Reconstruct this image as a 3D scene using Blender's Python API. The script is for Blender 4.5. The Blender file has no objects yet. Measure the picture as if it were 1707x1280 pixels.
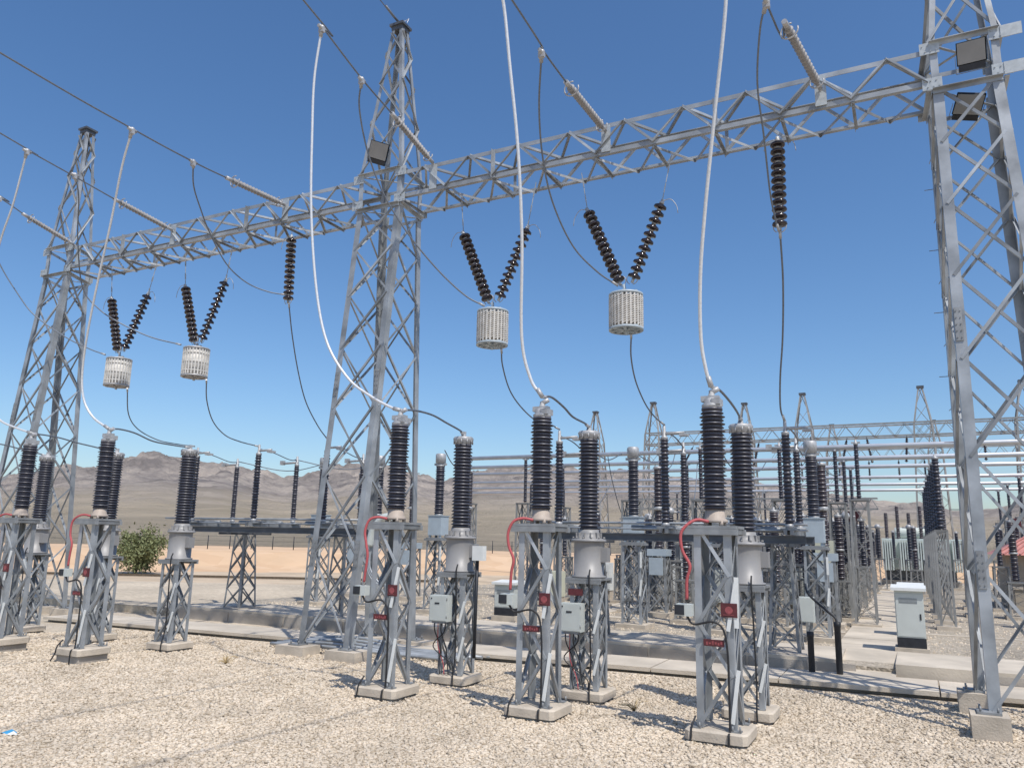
import bpy, math, random
import numpy as np
from mathutils import Vector, noise
random.seed(7)
rng = np.random.default_rng(11)
C = bpy.context.scene.collection
SC = bpy.context.scene
V = Vector

# ------------------------------------------------------------------ camera
cam_d = bpy.data.cameras.new("camera")
cam_o = bpy.data.objects.new("camera", cam_d)
C.objects.link(cam_o)
yaw, pitch, roll = 0.47212, 0.195, 0.021
fw = V((-math.sin(yaw), math.cos(yaw), 0)); rt = V((math.cos(yaw), math.sin(yaw), 0)); up = V((0, 0, 1))
F = fw * math.cos(pitch) + up * math.sin(pitch)
U = up * math.cos(pitch) - fw * math.sin(pitch)
R2 = rt * math.cos(roll) + U * math.sin(roll)
U2 = U * math.cos(roll) - rt * math.sin(roll)
from mathutils import Matrix
m = Matrix.Identity(4)
for i in range(3):
    m[i][0] = R2[i]; m[i][1] = U2[i]; m[i][2] = -F[i]
CAM = V((4.6034, -9.9373, 2.4))
m.translation = CAM
cam_o.matrix_world = m
cam_d.sensor_width = 36; cam_d.lens = 36 * 1300 / 1707
cam_d.clip_start = 0.1; cam_d.clip_end = 12000
SC.camera = cam_o

# ------------------------------------------------------------------ world + sun
SUN_AZ = V((0.815, -0.58)); SUN_EL = math.radians(59)
w = bpy.data.worlds.new("World"); SC.world = w; w.use_nodes = True
nt = w.node_tree; bg = nt.nodes['Background']
sky = nt.nodes.new('ShaderNodeTexSky'); sky.sky_type = 'NISHITA'; sky.sun_disc = False
sky.sun_elevation = SUN_EL; sky.sun_rotation = math.atan2(SUN_AZ.x, SUN_AZ.y)
sky.altitude = 100; sky.air_density = 1.0; sky.dust_density = 1.2; sky.ozone_density = 4.0
hs = nt.nodes.new('ShaderNodeHueSaturation'); hs.inputs['Saturation'].default_value = 1.16; hs.inputs['Hue'].default_value = 0.501
nt.links.new(sky.outputs[0], hs.inputs['Color']); nt.links.new(hs.outputs[0], bg.inputs[0]); bg.inputs[1].default_value = 0.15
sd = bpy.data.lights.new("sun", 'SUN'); sd.energy = 4.0; sd.angle = math.radians(0.53); sd.color = (1.0, 0.955, 0.89)
so = bpy.data.objects.new("sun", sd); C.objects.link(so)
sdir = V((SUN_AZ.x * math.cos(SUN_EL), SUN_AZ.y * math.cos(SUN_EL), math.sin(SUN_EL))).normalized()
so.rotation_euler = sdir.to_track_quat('Z', 'Y').to_euler(); so.location = (0, 0, 40)
SC.view_settings.view_transform = 'Standard'; SC.view_settings.look = 'None'
SC.view_settings.exposure = 0.0; SC.view_settings.gamma = 1
SC.render.engine = 'CYCLES'

# ------------------------------------------------------------------ materials
def mat(name, col, rough=0.6, metal=0.0, var=0.12, scale=8.0, bump=0.0, bscale=60.0, col2=None, spec=None, detail=6, coat=0.0):
    m = bpy.data.materials.new(name); m.use_nodes = True
    n = m.node_tree; b = n.nodes['Principled BSDF']
    tc = n.nodes.new('ShaderNodeTexCoord')
    nz = n.nodes.new('ShaderNodeTexNoise'); nz.inputs['Scale'].default_value = scale; nz.inputs['Detail'].default_value = detail
    n.links.new(tc.outputs['Object'], nz.inputs['Vector'])
    rp = n.nodes.new('ShaderNodeValToRGB'); rp.color_ramp.elements[0].position = 0.3; rp.color_ramp.elements[1].position = 0.7
    c2 = col2 if col2 else [min(1, c * (1 + var)) for c in col]
    c1 = [c * (1 - var) for c in col] if not col2 else col
    rp.color_ramp.elements[0].color = (*c1, 1); rp.color_ramp.elements[1].color = (*c2, 1)
    n.links.new(nz.outputs[0], rp.inputs[0]); n.links.new(rp.outputs[0], b.inputs['Base Color'])
    b.inputs['Roughness'].default_value = rough; b.inputs['Metallic'].default_value = metal
    if spec is not None: b.inputs['Specular IOR Level'].default_value = spec
    if coat: b.inputs['Coat Weight'].default_value = coat
    if bump:
        n2 = n.nodes.new('ShaderNodeTexNoise'); n2.inputs['Scale'].default_value = bscale; n2.inputs['Detail'].default_value = 4
        n.links.new(tc.outputs['Object'], n2.inputs['Vector'])
        bp = n.nodes.new('ShaderNodeBump'); bp.inputs['Strength'].default_value = bump; bp.inputs['Distance'].default_value = 0.02
        n.links.new(n2.outputs[0], bp.inputs['Height']); n.links.new(bp.outputs[0], b.inputs['Normal'])
    return m

M = {}
M['galv'] = mat('galvanised steel', (0.34, 0.36, 0.375), 0.45, 0.25, 0.34, 2.2, 0.05, 40)
M['galv_dull'] = mat('dull galvanised steel', (0.26, 0.27, 0.275), 0.5, 0.2, 0.28, 4, 0.05, 40)
M['steel_far'] = mat('weathered steel', (0.27, 0.27, 0.26), 0.6, 0.1, 0.2, 3)
M['beamdark'] = mat('dark grey steel', (0.10, 0.11, 0.125), 0.5, 0.3, 0.2, 3)
M['gusset'] = mat('light galvanised plate', (0.42, 0.45, 0.46), 0.5, 0.2, 0.15, 12)
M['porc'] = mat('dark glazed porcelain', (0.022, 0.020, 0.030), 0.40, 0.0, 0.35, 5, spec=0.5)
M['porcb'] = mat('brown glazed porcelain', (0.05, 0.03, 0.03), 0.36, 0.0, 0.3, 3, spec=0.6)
M['poly'] = mat('grey silicone insulator', (0.27, 0.265, 0.265), 0.6, 0.0, 0.12, 5)
M['disc'] = mat('dark brown glazed disc', (0.02, 0.012, 0.014), 0.12, 0, 0.3, 5, spec=0.7)
M['capm'] = mat('cast aluminium', (0.40, 0.40, 0.40), 0.5, 0.3, 0.2, 14)
M['alu'] = mat('aluminium conductor', (0.68, 0.69, 0.70), 0.4, 0.25, 0.1, 30)
M['wire'] = mat('weathered conductor', (0.17, 0.19, 0.22), 0.5, 0.5, 0.15, 30)
M['tube'] = mat('aluminium tube', (0.60, 0.61, 0.63), 0.4, 0.4, 0.1, 2)
M['tank'] = mat('grey painted tank', (0.27, 0.265, 0.26), 0.45, 0.0, 0.07, 3, 0.03, 15)
M['boxg'] = mat('pale grey green enamel', (0.52, 0.55, 0.52), 0.45, 0, 0.05, 5)
M['boxb'] = mat('blue grey enamel', (0.38, 0.44, 0.48), 0.45, 0, 0.06, 5)
M['boxy'] = mat('cream enamel', (0.58, 0.58, 0.45), 0.5, 0, 0.06, 5)
M['trapw'] = mat('weathered cream enamel', (0.60, 0.58, 0.54), 0.6, 0, 0.16, 9)
M['white'] = mat('white plastic', (0.72, 0.73, 0.70), 0.5, 0, 0.06, 6)
M['black'] = mat('black rubber', (0.018, 0.018, 0.02), 0.55, 0, 0.2, 20)
M['dark'] = mat('dark metal', (0.03, 0.033, 0.04), 0.5, 0.3, 0.2, 10)
M['red'] = mat('red insulated cable', (0.42, 0.085, 0.09), 0.6, 0, 0.1, 10)
M['redbox'] = mat('dark red painted plate', (0.10, 0.02, 0.024), 0.45, 0, 0.3, 14)
M['redmark'] = mat('faded red mark', (0.30, 0.07, 0.075), 0.5, 0, 0.3, 30)
def dusty_sunlit(m):  # pale tint on upward normals: sunlit shed rims painted in, plus settled dust
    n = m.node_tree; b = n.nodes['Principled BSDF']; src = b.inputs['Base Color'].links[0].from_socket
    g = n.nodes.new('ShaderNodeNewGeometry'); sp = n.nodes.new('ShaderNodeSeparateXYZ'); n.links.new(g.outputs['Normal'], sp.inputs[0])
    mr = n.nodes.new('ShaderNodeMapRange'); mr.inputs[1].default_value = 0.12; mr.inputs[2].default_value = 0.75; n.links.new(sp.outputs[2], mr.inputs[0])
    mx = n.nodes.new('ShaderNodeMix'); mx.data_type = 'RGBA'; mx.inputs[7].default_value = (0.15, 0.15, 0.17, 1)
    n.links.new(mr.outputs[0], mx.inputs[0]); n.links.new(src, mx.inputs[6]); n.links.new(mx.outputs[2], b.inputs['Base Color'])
def members(m, amt):
    n = m.node_tree; b = n.nodes['Principled BSDF']; src = b.inputs['Base Color'].links[0].from_socket
    g = n.nodes.new('ShaderNodeNewGeometry'); mr = n.nodes.new('ShaderNodeMapRange'); mr.inputs[3].default_value = 1 - amt; mr.inputs[4].default_value = 1 + amt * .6
    n.links.new(g.outputs['Random Per Island'], mr.inputs[0])
    mx = n.nodes.new('ShaderNodeMix'); mx.data_type = 'RGBA'; mx.blend_type = 'MULTIPLY'; mx.inputs[0].default_value = 1
    n.links.new(src, mx.inputs[6]); n.links.new(mr.outputs[0], mx.inputs[7]); n.links.new(mx.outputs[2], b.inputs['Base Color'])
members(M['galv'], .38); members(M['galv_dull'], .3); members(M['steel_far'], .3)
dusty_sunlit(M['porc']); dusty_sunlit(M['porcb'])
M['beige'] = mat('beige cast base', (0.42, 0.35, 0.29), 0.6, 0, 0.12, 8)
M['conc'] = mat('pale concrete', (0.50, 0.435, 0.35), 0.9, 0, 0.2, 2.6, 0.35, 40)
M['concd'] = mat('stained concrete', (0.38, 0.34, 0.29), 0.92, 0, 0.25, 1.2, 0.4, 40)
M['slab'] = mat('trench cover concrete', (0.53, 0.465, 0.375), 0.9, 0, 0.2, 1.1, 0.3, 30)
M['trafo'] = mat('pale green transformer paint', (0.60, 0.65, 0.60), 0.5, 0, 0.06, 2)
M['lens'] = mat('floodlight glass', (0.24, 0.245, 0.245), 0.25, 0.1, 0.1, 4)
M['roofp'] = mat('pink red roof tile', (0.50, 0.22, 0.19), 0.7, 0, 0.15, 6)
M['wallp'] = mat('tan rendered wall', (0.42, 0.36, 0.28), 0.85, 0, 0.08, 2, 0.1, 20)
M['straw'] = mat('dry straw', (0.50, 0.37, 0.18), 0.8, 0, 0.2, 10)
M['bark'] = mat('bark', (0.10, 0.075, 0.05), 0.9, 0, 0.3, 10)
M['bluep'] = mat('blue printed plastic', (0.05, 0.28, 0.5), 0.5, 0, 0.2, 20)

def leaf_mat():
    m = bpy.data.materials.new('dust-coated leaves'); m.use_nodes = True; n = m.node_tree; b = n.nodes['Principled BSDF']
    g = n.nodes.new('ShaderNodeNewGeometry'); rp = n.nodes.new('ShaderNodeValToRGB')
    rp.color_ramp.elements[0].color = (0.085, 0.10, 0.035, 1); rp.color_ramp.elements[1].color = (0.22, 0.235, 0.10, 1)
    n.links.new(g.outputs['Random Per Island'], rp.inputs[0]); n.links.new(rp.outputs[0], b.inputs['Base Color'])
    b.inputs['Roughness'].default_value = 0.7
    return m
M['leaf'] = leaf_mat()

def gravel_mat():
    m = bpy.data.materials.new('limestone gravel'); m.use_nodes = True; n = m.node_tree; b = n.nodes['Principled BSDF']
    g = n.nodes.new('ShaderNodeNewGeometry'); rp = n.nodes.new('ShaderNodeValToRGB'); rp.color_ramp.interpolation = 'LINEAR'
    e = rp.color_ramp.elements; e[0].position = 0; e[0].color = (0.40, 0.32, 0.225, 1); e[1].position = 1; e[1].color = (0.72, 0.63, 0.50, 1)
    for p, c in ((0.2, (0.56, 0.465, 0.345, 1)), (0.55, (0.66, 0.565, 0.44, 1)), (0.8, (0.66, 0.55, 0.42, 1)), (0.96, (0.42, 0.35, 0.26, 1))):
        x = e.new(p); x.color = c
    n.links.new(g.outputs['Random Per Island'], rp.inputs[0])
    nz = n.nodes.new('ShaderNodeTexNoise'); nz.inputs['Scale'].default_value = 0.9; nz.inputs['Detail'].default_value = 7; nz.inputs['Roughness'].default_value = .65
    tc = n.nodes.new('ShaderNodeTexCoord'); n.links.new(tc.outputs['Object'], nz.inputs['Vector'])
    mr = n.nodes.new('ShaderNodeMapRange'); mr.inputs[1].default_value = 0.3; mr.inputs[2].default_value = 0.6; mr.inputs[3].default_value = 0.76; mr.inputs[4].default_value = 1.05
    n.links.new(nz.outputs[0], mr.inputs[0])
    mx = n.nodes.new('ShaderNodeMix'); mx.data_type = 'RGBA'; mx.blend_type = 'MULTIPLY'; mx.inputs[0].default_value = 1
    n.links.new(rp.outputs[0], mx.inputs[6]); n.links.new(mr.outputs[0], mx.inputs[7]); n.links.new(mx.outputs[2], b.inputs['Base Color'])
    b.inputs['Roughness'].default_value = 0.9
    return m
M['gravel'] = gravel_mat()

def ground_mat(name, c1, c2, c3, vs, bump, dist=0.03, big=0.25):
    m = bpy.data.materials.new(name); m.use_nodes = True; n = m.node_tree; b = n.nodes['Principled BSDF']
    tc = n.nodes.new('ShaderNodeTexCoord')
    vo = n.nodes.new('ShaderNodeTexVoronoi'); vo.inputs['Scale'].default_value = vs
    n.links.new(tc.outputs['Object'], vo.inputs['Vector'])
    rp = n.nodes.new('ShaderNodeValToRGB'); e = rp.color_ramp.elements
    e[0].color = (*c1, 1); e[1].color = (*c2, 1); x = e.new(0.5); x.color = (*c3, 1)
    sp = n.nodes.new('ShaderNodeSeparateColor'); n.links.new(vo.outputs['Color'], sp.inputs[0]); n.links.new(sp.outputs[0], rp.inputs[0])
    nz = n.nodes.new('ShaderNodeTexNoise'); nz.inputs['Scale'].default_value = 0.35; nz.inputs['Detail'].default_value = 6
    n.links.new(tc.outputs['Object'], nz.inputs['Vector'])
    mr = n.nodes.new('ShaderNodeMapRange'); mr.inputs[1].default_value = 0.3; mr.inputs[2].default_value = 0.7
    mr.inputs[3].default_value = 1 - big; mr.inputs[4].default_value = 1 + big * 0.4
    n.links.new(nz.outputs[0], mr.inputs[0])
    mx = n.nodes.new('ShaderNodeMix'); mx.data_type = 'RGBA'; mx.blend_type = 'MULTIPLY'; mx.inputs[0].default_value = 1
    n.links.new(rp.outputs[0], mx.inputs[6]); n.links.new(mr.outputs[0], mx.inputs[7]); n.links.new(mx.outputs[2], b.inputs['Base Color'])
    bp = n.nodes.new('ShaderNodeBump'); bp.inputs['Strength'].default_value = bump; bp.inputs['Distance'].default_value = dist
    bp.invert = True
    n.links.new(vo.outputs['Distance'], bp.inputs['Height']); n.links.new(bp.outputs[0], b.inputs['Normal'])
    b.inputs['Roughness'].default_value = 0.93
    return m
M['gbase'] = ground_mat('gravel bed', (0.50, 0.42, 0.31), (0.66, 0.57, 0.44), (0.58, 0.49, 0.375), 30, 0.6)
M['gyard'] = ground_mat('greyer yard gravel', (0.28, 0.24, 0.185), (0.52, 0.45, 0.355), (0.40, 0.345, 0.27), 16, 1.0)
M['verge'] = ground_mat('pale sandy gravel', (0.46, 0.385, 0.28), (0.61, 0.515, 0.385), (0.54, 0.45, 0.335), 9, 0.6, 0.03, 0.2)
M['sand'] = ground_mat('desert sand', (0.50, 0.385, 0.26), (0.58, 0.46, 0.32), (0.54, 0.42, 0.29), 1.2, 0.25, 0.05, 0.22)
M['bank'] = ground_mat('orange sand bank', (0.60, 0.40, 0.24), (0.66, 0.46, 0.29), (0.63, 0.43, 0.26), 0.7, 0.2, 0.1, 0.12)

def hill_mat():
    m = bpy.data.materials.new('arid rock hills'); m.use_nodes = True; n = m.node_tree; b = n.nodes['Principled BSDF']
    tc = n.nodes.new('ShaderNodeTexCoord'); geo = n.nodes.new('ShaderNodeNewGeometry')
    n1 = n.nodes.new('ShaderNodeTexNoise'); n1.inputs['Scale'].default_value = 0.012; n1.inputs['Detail'].default_value = 14; n1.inputs['Roughness'].default_value = 0.72
    n.links.new(tc.outputs['Object'], n1.inputs['Vector'])
    r1 = n.nodes.new('ShaderNodeValToRGB'); e = r1.color_ramp.elements
    e[0].position = 0.40; e[0].color = (0.23, 0.205, 0.19, 1); e[1].position = 0.60; e[1].color = (0.50, 0.43, 0.365, 1)
    x = e.new(0.5); x.color = (0.36, 0.315, 0.28, 1)
    n.links.new(n1.outputs[0], r1.inputs[0])
    n2 = n.nodes.new('ShaderNodeTexNoise'); n2.inputs['Scale'].default_value = 0.02; n2.inputs['Detail'].default_value = 10
    n.links.new(tc.outputs['Object'], n2.inputs['Vector'])
    r2 = n.nodes.new('ShaderNodeValToRGB'); e = r2.color_ramp.elements
    e[0].position = 0.35; e[0].color = (0.46, 0.385, 0.28, 1); e[1].position = 0.68; e[1].color = (0.64, 0.53, 0.39, 1)
    n.links.new(n2.outputs[0], r2.inputs[0])
    sep = n.nodes.new('ShaderNodeSeparateXYZ'); n.links.new(geo.outputs['Position'], sep.inputs[0])
    ad = n.nodes.new('ShaderNodeMath'); ad.operation = 'MULTIPLY_ADD'; ad.inputs[1].default_value = 60; n.links.new(n1.outputs[0], ad.inputs[0]); n.links.new(sep.outputs[2], ad.inputs[2])
    mr = n.nodes.new('ShaderNodeMapRange'); mr.inputs[1].default_value = 42; mr.inputs[2].default_value = 74
    n.links.new(ad.outputs[0], mr.inputs[0])
    mx = n.nodes.new('ShaderNodeMix'); mx.data_type = 'RGBA'
    n.links.new(mr.outputs[0], mx.inputs[0]); n.links.new(r2.outputs[0], mx.inputs[6]); n.links.new(r1.outputs[0], mx.inputs[7])
    n.links.new(mx.outputs[2], b.inputs['Base Color'])
    bp = n.nodes.new('ShaderNodeBump'); bp.inputs['Strength'].default_value = 1.0; bp.inputs['Distance'].default_value = 14
    n3 = n.nodes.new('ShaderNodeTexNoise'); n3.inputs['Scale'].default_value = 0.05; n3.inputs['Detail'].default_value = 12; n3.inputs['Roughness'].default_value = 0.7
    n.links.new(tc.outputs['Object'], n3.inputs['Vector']); n.links.new(n3.outputs[0], bp.inputs['Height']); n.links.new(bp.outputs[0], b.inputs['Normal'])
    b.inputs['Roughness'].default_value = 1.0; b.inputs['Specular IOR Level'].default_value = 0.1
    return m
M['hill'] = hill_mat()

# ------------------------------------------------------------------ mesh builder
class MB:
    def __init__(s): s.v = []; s.f = []; s.sm = []
    def add(s, vs, fs, smooth=False):
        o = len(s.v); s.v += [tuple(a) for a in vs]; s.f += [tuple(i + o for i in f) for f in fs]; s.sm += [smooth] * len(fs); return s
    def frame(s, c, X, Y, Z):
        vs = [c + X * a + Y * b + Z * d for d in (-1, 1) for a, b in ((-1, -1), (1, -1), (1, 1), (-1, 1))]
        return s.add(vs, [(3, 2, 1, 0), (4, 5, 6, 7), (0, 1, 5, 4), (1, 2, 6, 5), (2, 3, 7, 6), (3, 0, 4, 7)])
    def box(s, x0, y0, z0, x1, y1, z1):
        return s.frame(V(((x0 + x1) / 2, (y0 + y1) / 2, (z0 + z1) / 2)), V((abs(x1 - x0) / 2, 0, 0)), V((0, abs(y1 - y0) / 2, 0)), V((0, 0, abs(z1 - z0) / 2)))
    def bar(s, p, q, wd, th, n=None, off=(0, 0)):
        p = V(p); q = V(q); d = (q - p); L = d.length; d = d / L
        n = V(n) if n is not None else (V((0, 0, 1)) if abs(d.z) < 0.9 else V((0, 1, 0)))
        b = d.cross(n)
        if b.length < 1e-4: b = d.orthogonal()
        b.normalize(); n2 = b.cross(d).normalized()
        c = (p + q) / 2 + b * off[0] + n2 * off[1]
        return s.frame(c, b * wd / 2, n2 * th / 2, d * L / 2)
    def angle(s, p, q, wd, th, a, b):
        # L section: corner line p-q, flanges running along a and along b
        p = V(p); q = V(q); d = (q - p); L = d.length; d.normalize()
        a = V(a); a = (a - d * a.dot(d)).normalized(); b = V(b); b = (b - d * b.dot(d)); b = (b - a * b.dot(a)).normalized()
        c = (p + q) / 2
        s.frame(c + a * wd / 2 + b * th / 2, a * wd / 2, b * th / 2, d * L / 2)
        s.frame(c + b * (wd / 2 + th / 2) + a * th / 2, a * th / 2, b * (wd - th) / 2, d * L / 2)
        return s
    def lathe(s, prof, c=(0, 0, 0), seg=20, axis=None, cap=True):
        c = V(c)
        if axis is None: X, Y, Z = V((1, 0, 0)), V((0, 1, 0)), V((0, 0, 1))
        else:
            Z = V(axis).normalized(); X = Z.orthogonal().normalized(); Y = Z.cross(X)
        vs = []; cs = [(math.cos(2 * math.pi * i / seg), math.sin(2 * math.pi * i / seg)) for i in range(seg)]
        for r, z in prof:
            for a, b in cs: vs.append(c + X * (r * a) + Y * (r * b) + Z * z)
        fs = []
        for k in range(len(prof) - 1):
            for i in range(seg):
                j = (i + 1) % seg; fs.append((k * seg + i, k * seg + j, (k + 1) * seg + j, (k + 1) * seg + i))
        s.add(vs, fs, True)
        if cap:
            o = len(s.v) - len(vs)
            s.f.append(tuple(o + i for i in range(seg))[::-1]); s.sm.append(False)
            s.f.append(tuple(o + (len(prof) - 1) * seg + i for i in range(seg))); s.sm.append(False)
        return s
    def cyl(s, p, q, r, seg=12, r2=None):
        p = V(p); q = V(q); L = (q - p).length
        return s.lathe([(r, 0), (r2 if r2 is not None else r, L)], p, seg, q - p)
    def tube(s, pts, r, seg=8):
        pts = [V(p) for p in pts]; n = len(pts); vs = []; T = []
        for i in range(n):
            T.append((pts[min(i + 1, n - 1)] - pts[max(i - 1, 0)]).normalized())
        nrm = T[0].orthogonal().normalized()
        for i in range(n):
            nrm = (nrm - T[i] * nrm.dot(T[i])).normalized(); b = T[i].cross(nrm)
            rr = r if not callable(r) else r(i / (n - 1))
            for k in range(seg):
                a = 2 * math.pi * k / seg; vs.append(pts[i] + nrm * (rr * math.cos(a)) + b * (rr * math.sin(a)))
        fs = []
        for i in range(n - 1):
            for k in range(seg):
                j = (k + 1) % seg; fs.append((i * seg + k, i * seg + j, (i + 1) * seg + j, (i + 1) * seg + k))
        s.add(vs, fs, True); o = len(s.v) - len(vs)
        s.f.append(tuple(o + i for i in range(seg))[::-1]); s.sm.append(False)
        s.f.append(tuple(o + (n - 1) * seg + i for i in range(seg))); s.sm.append(False)
        return s
    def sphere(s, c, r, seg=12, sq=1.0):
        return s.lathe([(max(1e-3, r * math.sin(math.pi * k / 8)), -r * sq * math.cos(math.pi * k / 8)) for k in range(9)], c, seg, cap=False)
    def build(s, name, m, parent=None, loc=None):
        me = bpy.data.meshes.new(name); me.from_pydata(s.v, [], s.f); me.update()
        me.polygons.foreach_set('use_smooth', s.sm)
        me.materials.append(M[m] if isinstance(m, str) else m)
        o = bpy.data.objects.new(name, me); C.objects.link(o)
        if parent: o.parent = parent
        if loc: o.location = loc
        return o

def catmull(P, n=8):
    P = [V(p) for p in P]; Q = [P[0] * 2 - P[1]] + P + [P[-1] * 2 - P[-2]]; out = []
    for i in range(1, len(Q) - 2):
        a, b, c, d = Q[i - 1:i + 3]
        for k in range(n):
            t = k / n
            out.append(0.5 * ((2 * b) + (c - a) * t + (2 * a - 5 * b + 4 * c - d) * t * t + (3 * b - a - 3 * c + d) * t ** 3))
    out.append(P[-1]); return out

def thing(name, label, cat, loc=(0, 0, 0), rz=0, group=None):
    o = bpy.data.objects.new(name, None); C.objects.link(o); o.empty_display_size = 0.2
    o.location = loc; o.rotation_euler = (0, 0, rz); o['label'] = label; o['category'] = cat
    if group: o['group'] = group
    return o
def tag(o, label, cat, group=None):
    o['label'] = label; o['category'] = cat
    if group: o['group'] = group
    return o
def struct(o): o['kind'] = 'structure'; return o
def dup(root, loc, label, group=None, rz=None):
    r = root.copy(); C.objects.link(r); r.location = loc; r['label'] = label
    if rz is not None: r.rotation_euler = (0, 0, rz)
    if group: r['group'] = group
    for ch in list(root.children):
        c = ch.copy(); C.objects.link(c); c.parent = r
        for g in list(ch.children):
            d = g.copy(); C.objects.link(d); d.parent = c
    return r

def sheds(r, core, z0, z1, n, alt=0.86):
    """profile of a porcelain column with n sheds"""
    P = [(core * 1.12, z0), (core * 1.12, z0 + 0.03), (core, z0 + 0.035)]
    h = (z1 - z0 - 0.07) / n
    for i in range(n):
        z = z0 + 0.035 + h * i; rr = r if i % 2 == 0 else r * alt
        P += [(core, z + h * 0.10), (rr * 0.97, z + h * 0.22), (rr, z + h * 0.32), (core * 1.06, z + h * 0.72), (core, z + h * 0.95)]
    P += [(core * 1.12, z1 - 0.03), (core * 1.12, z1)]
    return P

# ------------------------------------------------------------------ ground
def grid(name, m, xs, ys, fz):
    vs = [(x, y, fz(x, y)) for y in ys for x in xs]; n = len(xs)
    fs = [(j * n + i, j * n + i + 1, (j + 1) * n + i + 1, (j + 1) * n + i) for j in range(len(ys) - 1) for i in range(n - 1)]
    return struct(MB().add(vs, fs, True).build(name, m))
def sheet(name, m, poly, z):
    return struct(MB().add([(x, y, z) for x, y in poly], [tuple(range(len(poly)))]).build(name, m))
sheet('ground', 'sand', [(-5000, -3000), (5000, -3000), (5000, 6000), (-5000, 6000)], -0.03)
def fg(x, y):
    k = min(1, max(0, (1.6 - y) / 1.0)); k = k * k * (3 - 2 * k); q = min(1, max(0, (x + 8) / 5.5))
    return 0.115 * k * q + 0.02 * (noise.noise(V((x * 0.35, y * 0.35, 0))) - 0.3)
grid('gravel_bed', 'gbase', np.arange(-34, 26.01, 0.5).tolist(), np.arange(-14, 6.6, 0.5).tolist(), lambda x, y: fg(x, y))
# raised yard behind the trench
def slabpoly(name, m, poly, z0, z1):
    n = len(poly); vs = [(x, y, z0) for x, y in poly] + [(x, y, z1) for x, y in poly]
    fs = [tuple(range(n, 2 * n))] + [(i, (i + 1) % n, (i + 1) % n + n, i + n) for i in range(n)]
    return MB().add(vs, fs).build(name, m)
YZ = 0.22
struct(slabpoly('yard_gravel', 'gyard', [(-15.5, 6.5), (26, 6.5), (26, 72), (-13, 72), (-13.5, 26)], -0.2, YZ))
struct(slabpoly('sandy_verge', 'verge', [(-35, 6.2), (-15.5, 6.5), (-13.6, 21), (-17.4, 18.6), (-27, 13.5), (-35, 9.6)], -0.2, YZ - .01))
# trench cover strips: separate slabs with small joints
def strip(name, m, xa, xb, y0a, y0b, wd, z0, z1, L, jit=0.004, gap=0.012):
    mb = MB(); x = xa
    while x < xb - 0.1:
        l = min(L * random.uniform(0.9, 1.1), xb - x); t0 = (x - xa) / (xb - xa); t1 = (x + l - xa) / (xb - xa)
        ya = y0a + (y0b - y0a) * t0; yb = y0a + (y0b - y0a) * t1; dz = random.uniform(-jit, jit)
        p = [(x + gap, ya), (x + l - gap, yb), (x + l - gap, yb + wd), (x + gap, ya + wd)]
        vs = [(a, b, z0) for a, b in p] + [(a, b, z1 + dz) for a, b in p]
        mb.add(vs, [(4, 5, 6, 7), (0, 1, 5, 4), (1, 2, 6, 5), (2, 3, 7, 6), (3, 0, 4, 7)]); x += l
    return struct(mb.build(name, m))
strip('cable_trench_cover', 'slab', -16, 12, 3.55, 5.45, 1.25, 0.055, 0.125, 2.4)
strip('trench_kerb', 'concd', -16, 12, 3.70, 5.60, 1.05, -0.1, 0.05, 6, 0.001, 0.0)
# upper walkway with its exposed face
for a, b, nm in ((-14.2, 3.2, 'upper_walkway'), (4.15, 12.0, 'upper_walkway')):
    mb = MB(); mb.box(a, 6.35, -0.1, b, 8.35, YZ + 0.10); struct(mb.build(nm, 'slab'))
mb = MB(); x = -14.2
while x < 12:
    if not (2.9 < x < 4.1):
        mb.box(x + .02, 6.32, -0.1, x + 1.93, 6.347, YZ + 0.04)
    x += 1.97
struct(mb.build('walkway_face', 'concd'))
# ramp between
mb = MB(); mb.add([(3.2, 5.6, .08), (4.15, 5.6, .08), (4.15, 8.35, YZ + .098), (3.2, 8.35, YZ + .098), (3.2, 5.6, -.1), (4.15, 5.6, -.1), (4.15, 8.35, -.1), (3.2, 8.35, -.1)],
       [(0, 1, 2, 3), (4, 5, 1, 0), (5, 6, 2, 1), (7, 4, 0, 3)]); struct(mb.build('ramp', 'slab'))
# path leading into the yard and side paths
mb = MB(); y = 8.38
while y < 44:
    mb.box(2.95, y + .01, 0, 4.2, y + 1.18, YZ + 0.05 + random.uniform(-.004, .004)); y += 1.2
struct(mb.build('path', 'slab'))
mb = MB(); y = 11.5
while y < 44:
    mb.box(-4.75, y + .01, 0, -3.75, y + 1.28, YZ + 0.05 + random.uniform(-.004, .004)); y += 1.3
struct(mb.build('path', 'slab'))
mb = MB()
for yy in (12.0, 16.0, 23.0, 33.0): mb.box(-3.6, yy, 0, 2.9, yy + .3, YZ + 0.035)
for yy in (13.1, 18.6, 27.0): mb.box(4.3, yy, 0, 9.5, yy + .14, YZ + 0.03)
struct(mb.build('duct_kerb', 'slab'))
# corner of paving by the photographer
mb = MB(); mb.add([(-4.75, -4.05, -.1), (-3.7, -3.9, -.1), (-2.7, -4.1, -.1), (-2.4, -6.5, -.1), (-7, -6.5, -.1)][::-1] + [(-4.75, -4.05, .05), (-3.7, -3.9, .05), (-2.7, -4.1, .05), (-2.4, -6.5, .05), (-7, -6.5, .05)][::-1],
    [(5, 6, 7, 8, 9)] + [(i, (i + 1) % 5, (i + 1) % 5 + 5, i + 5) for i in range(5)])

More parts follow.
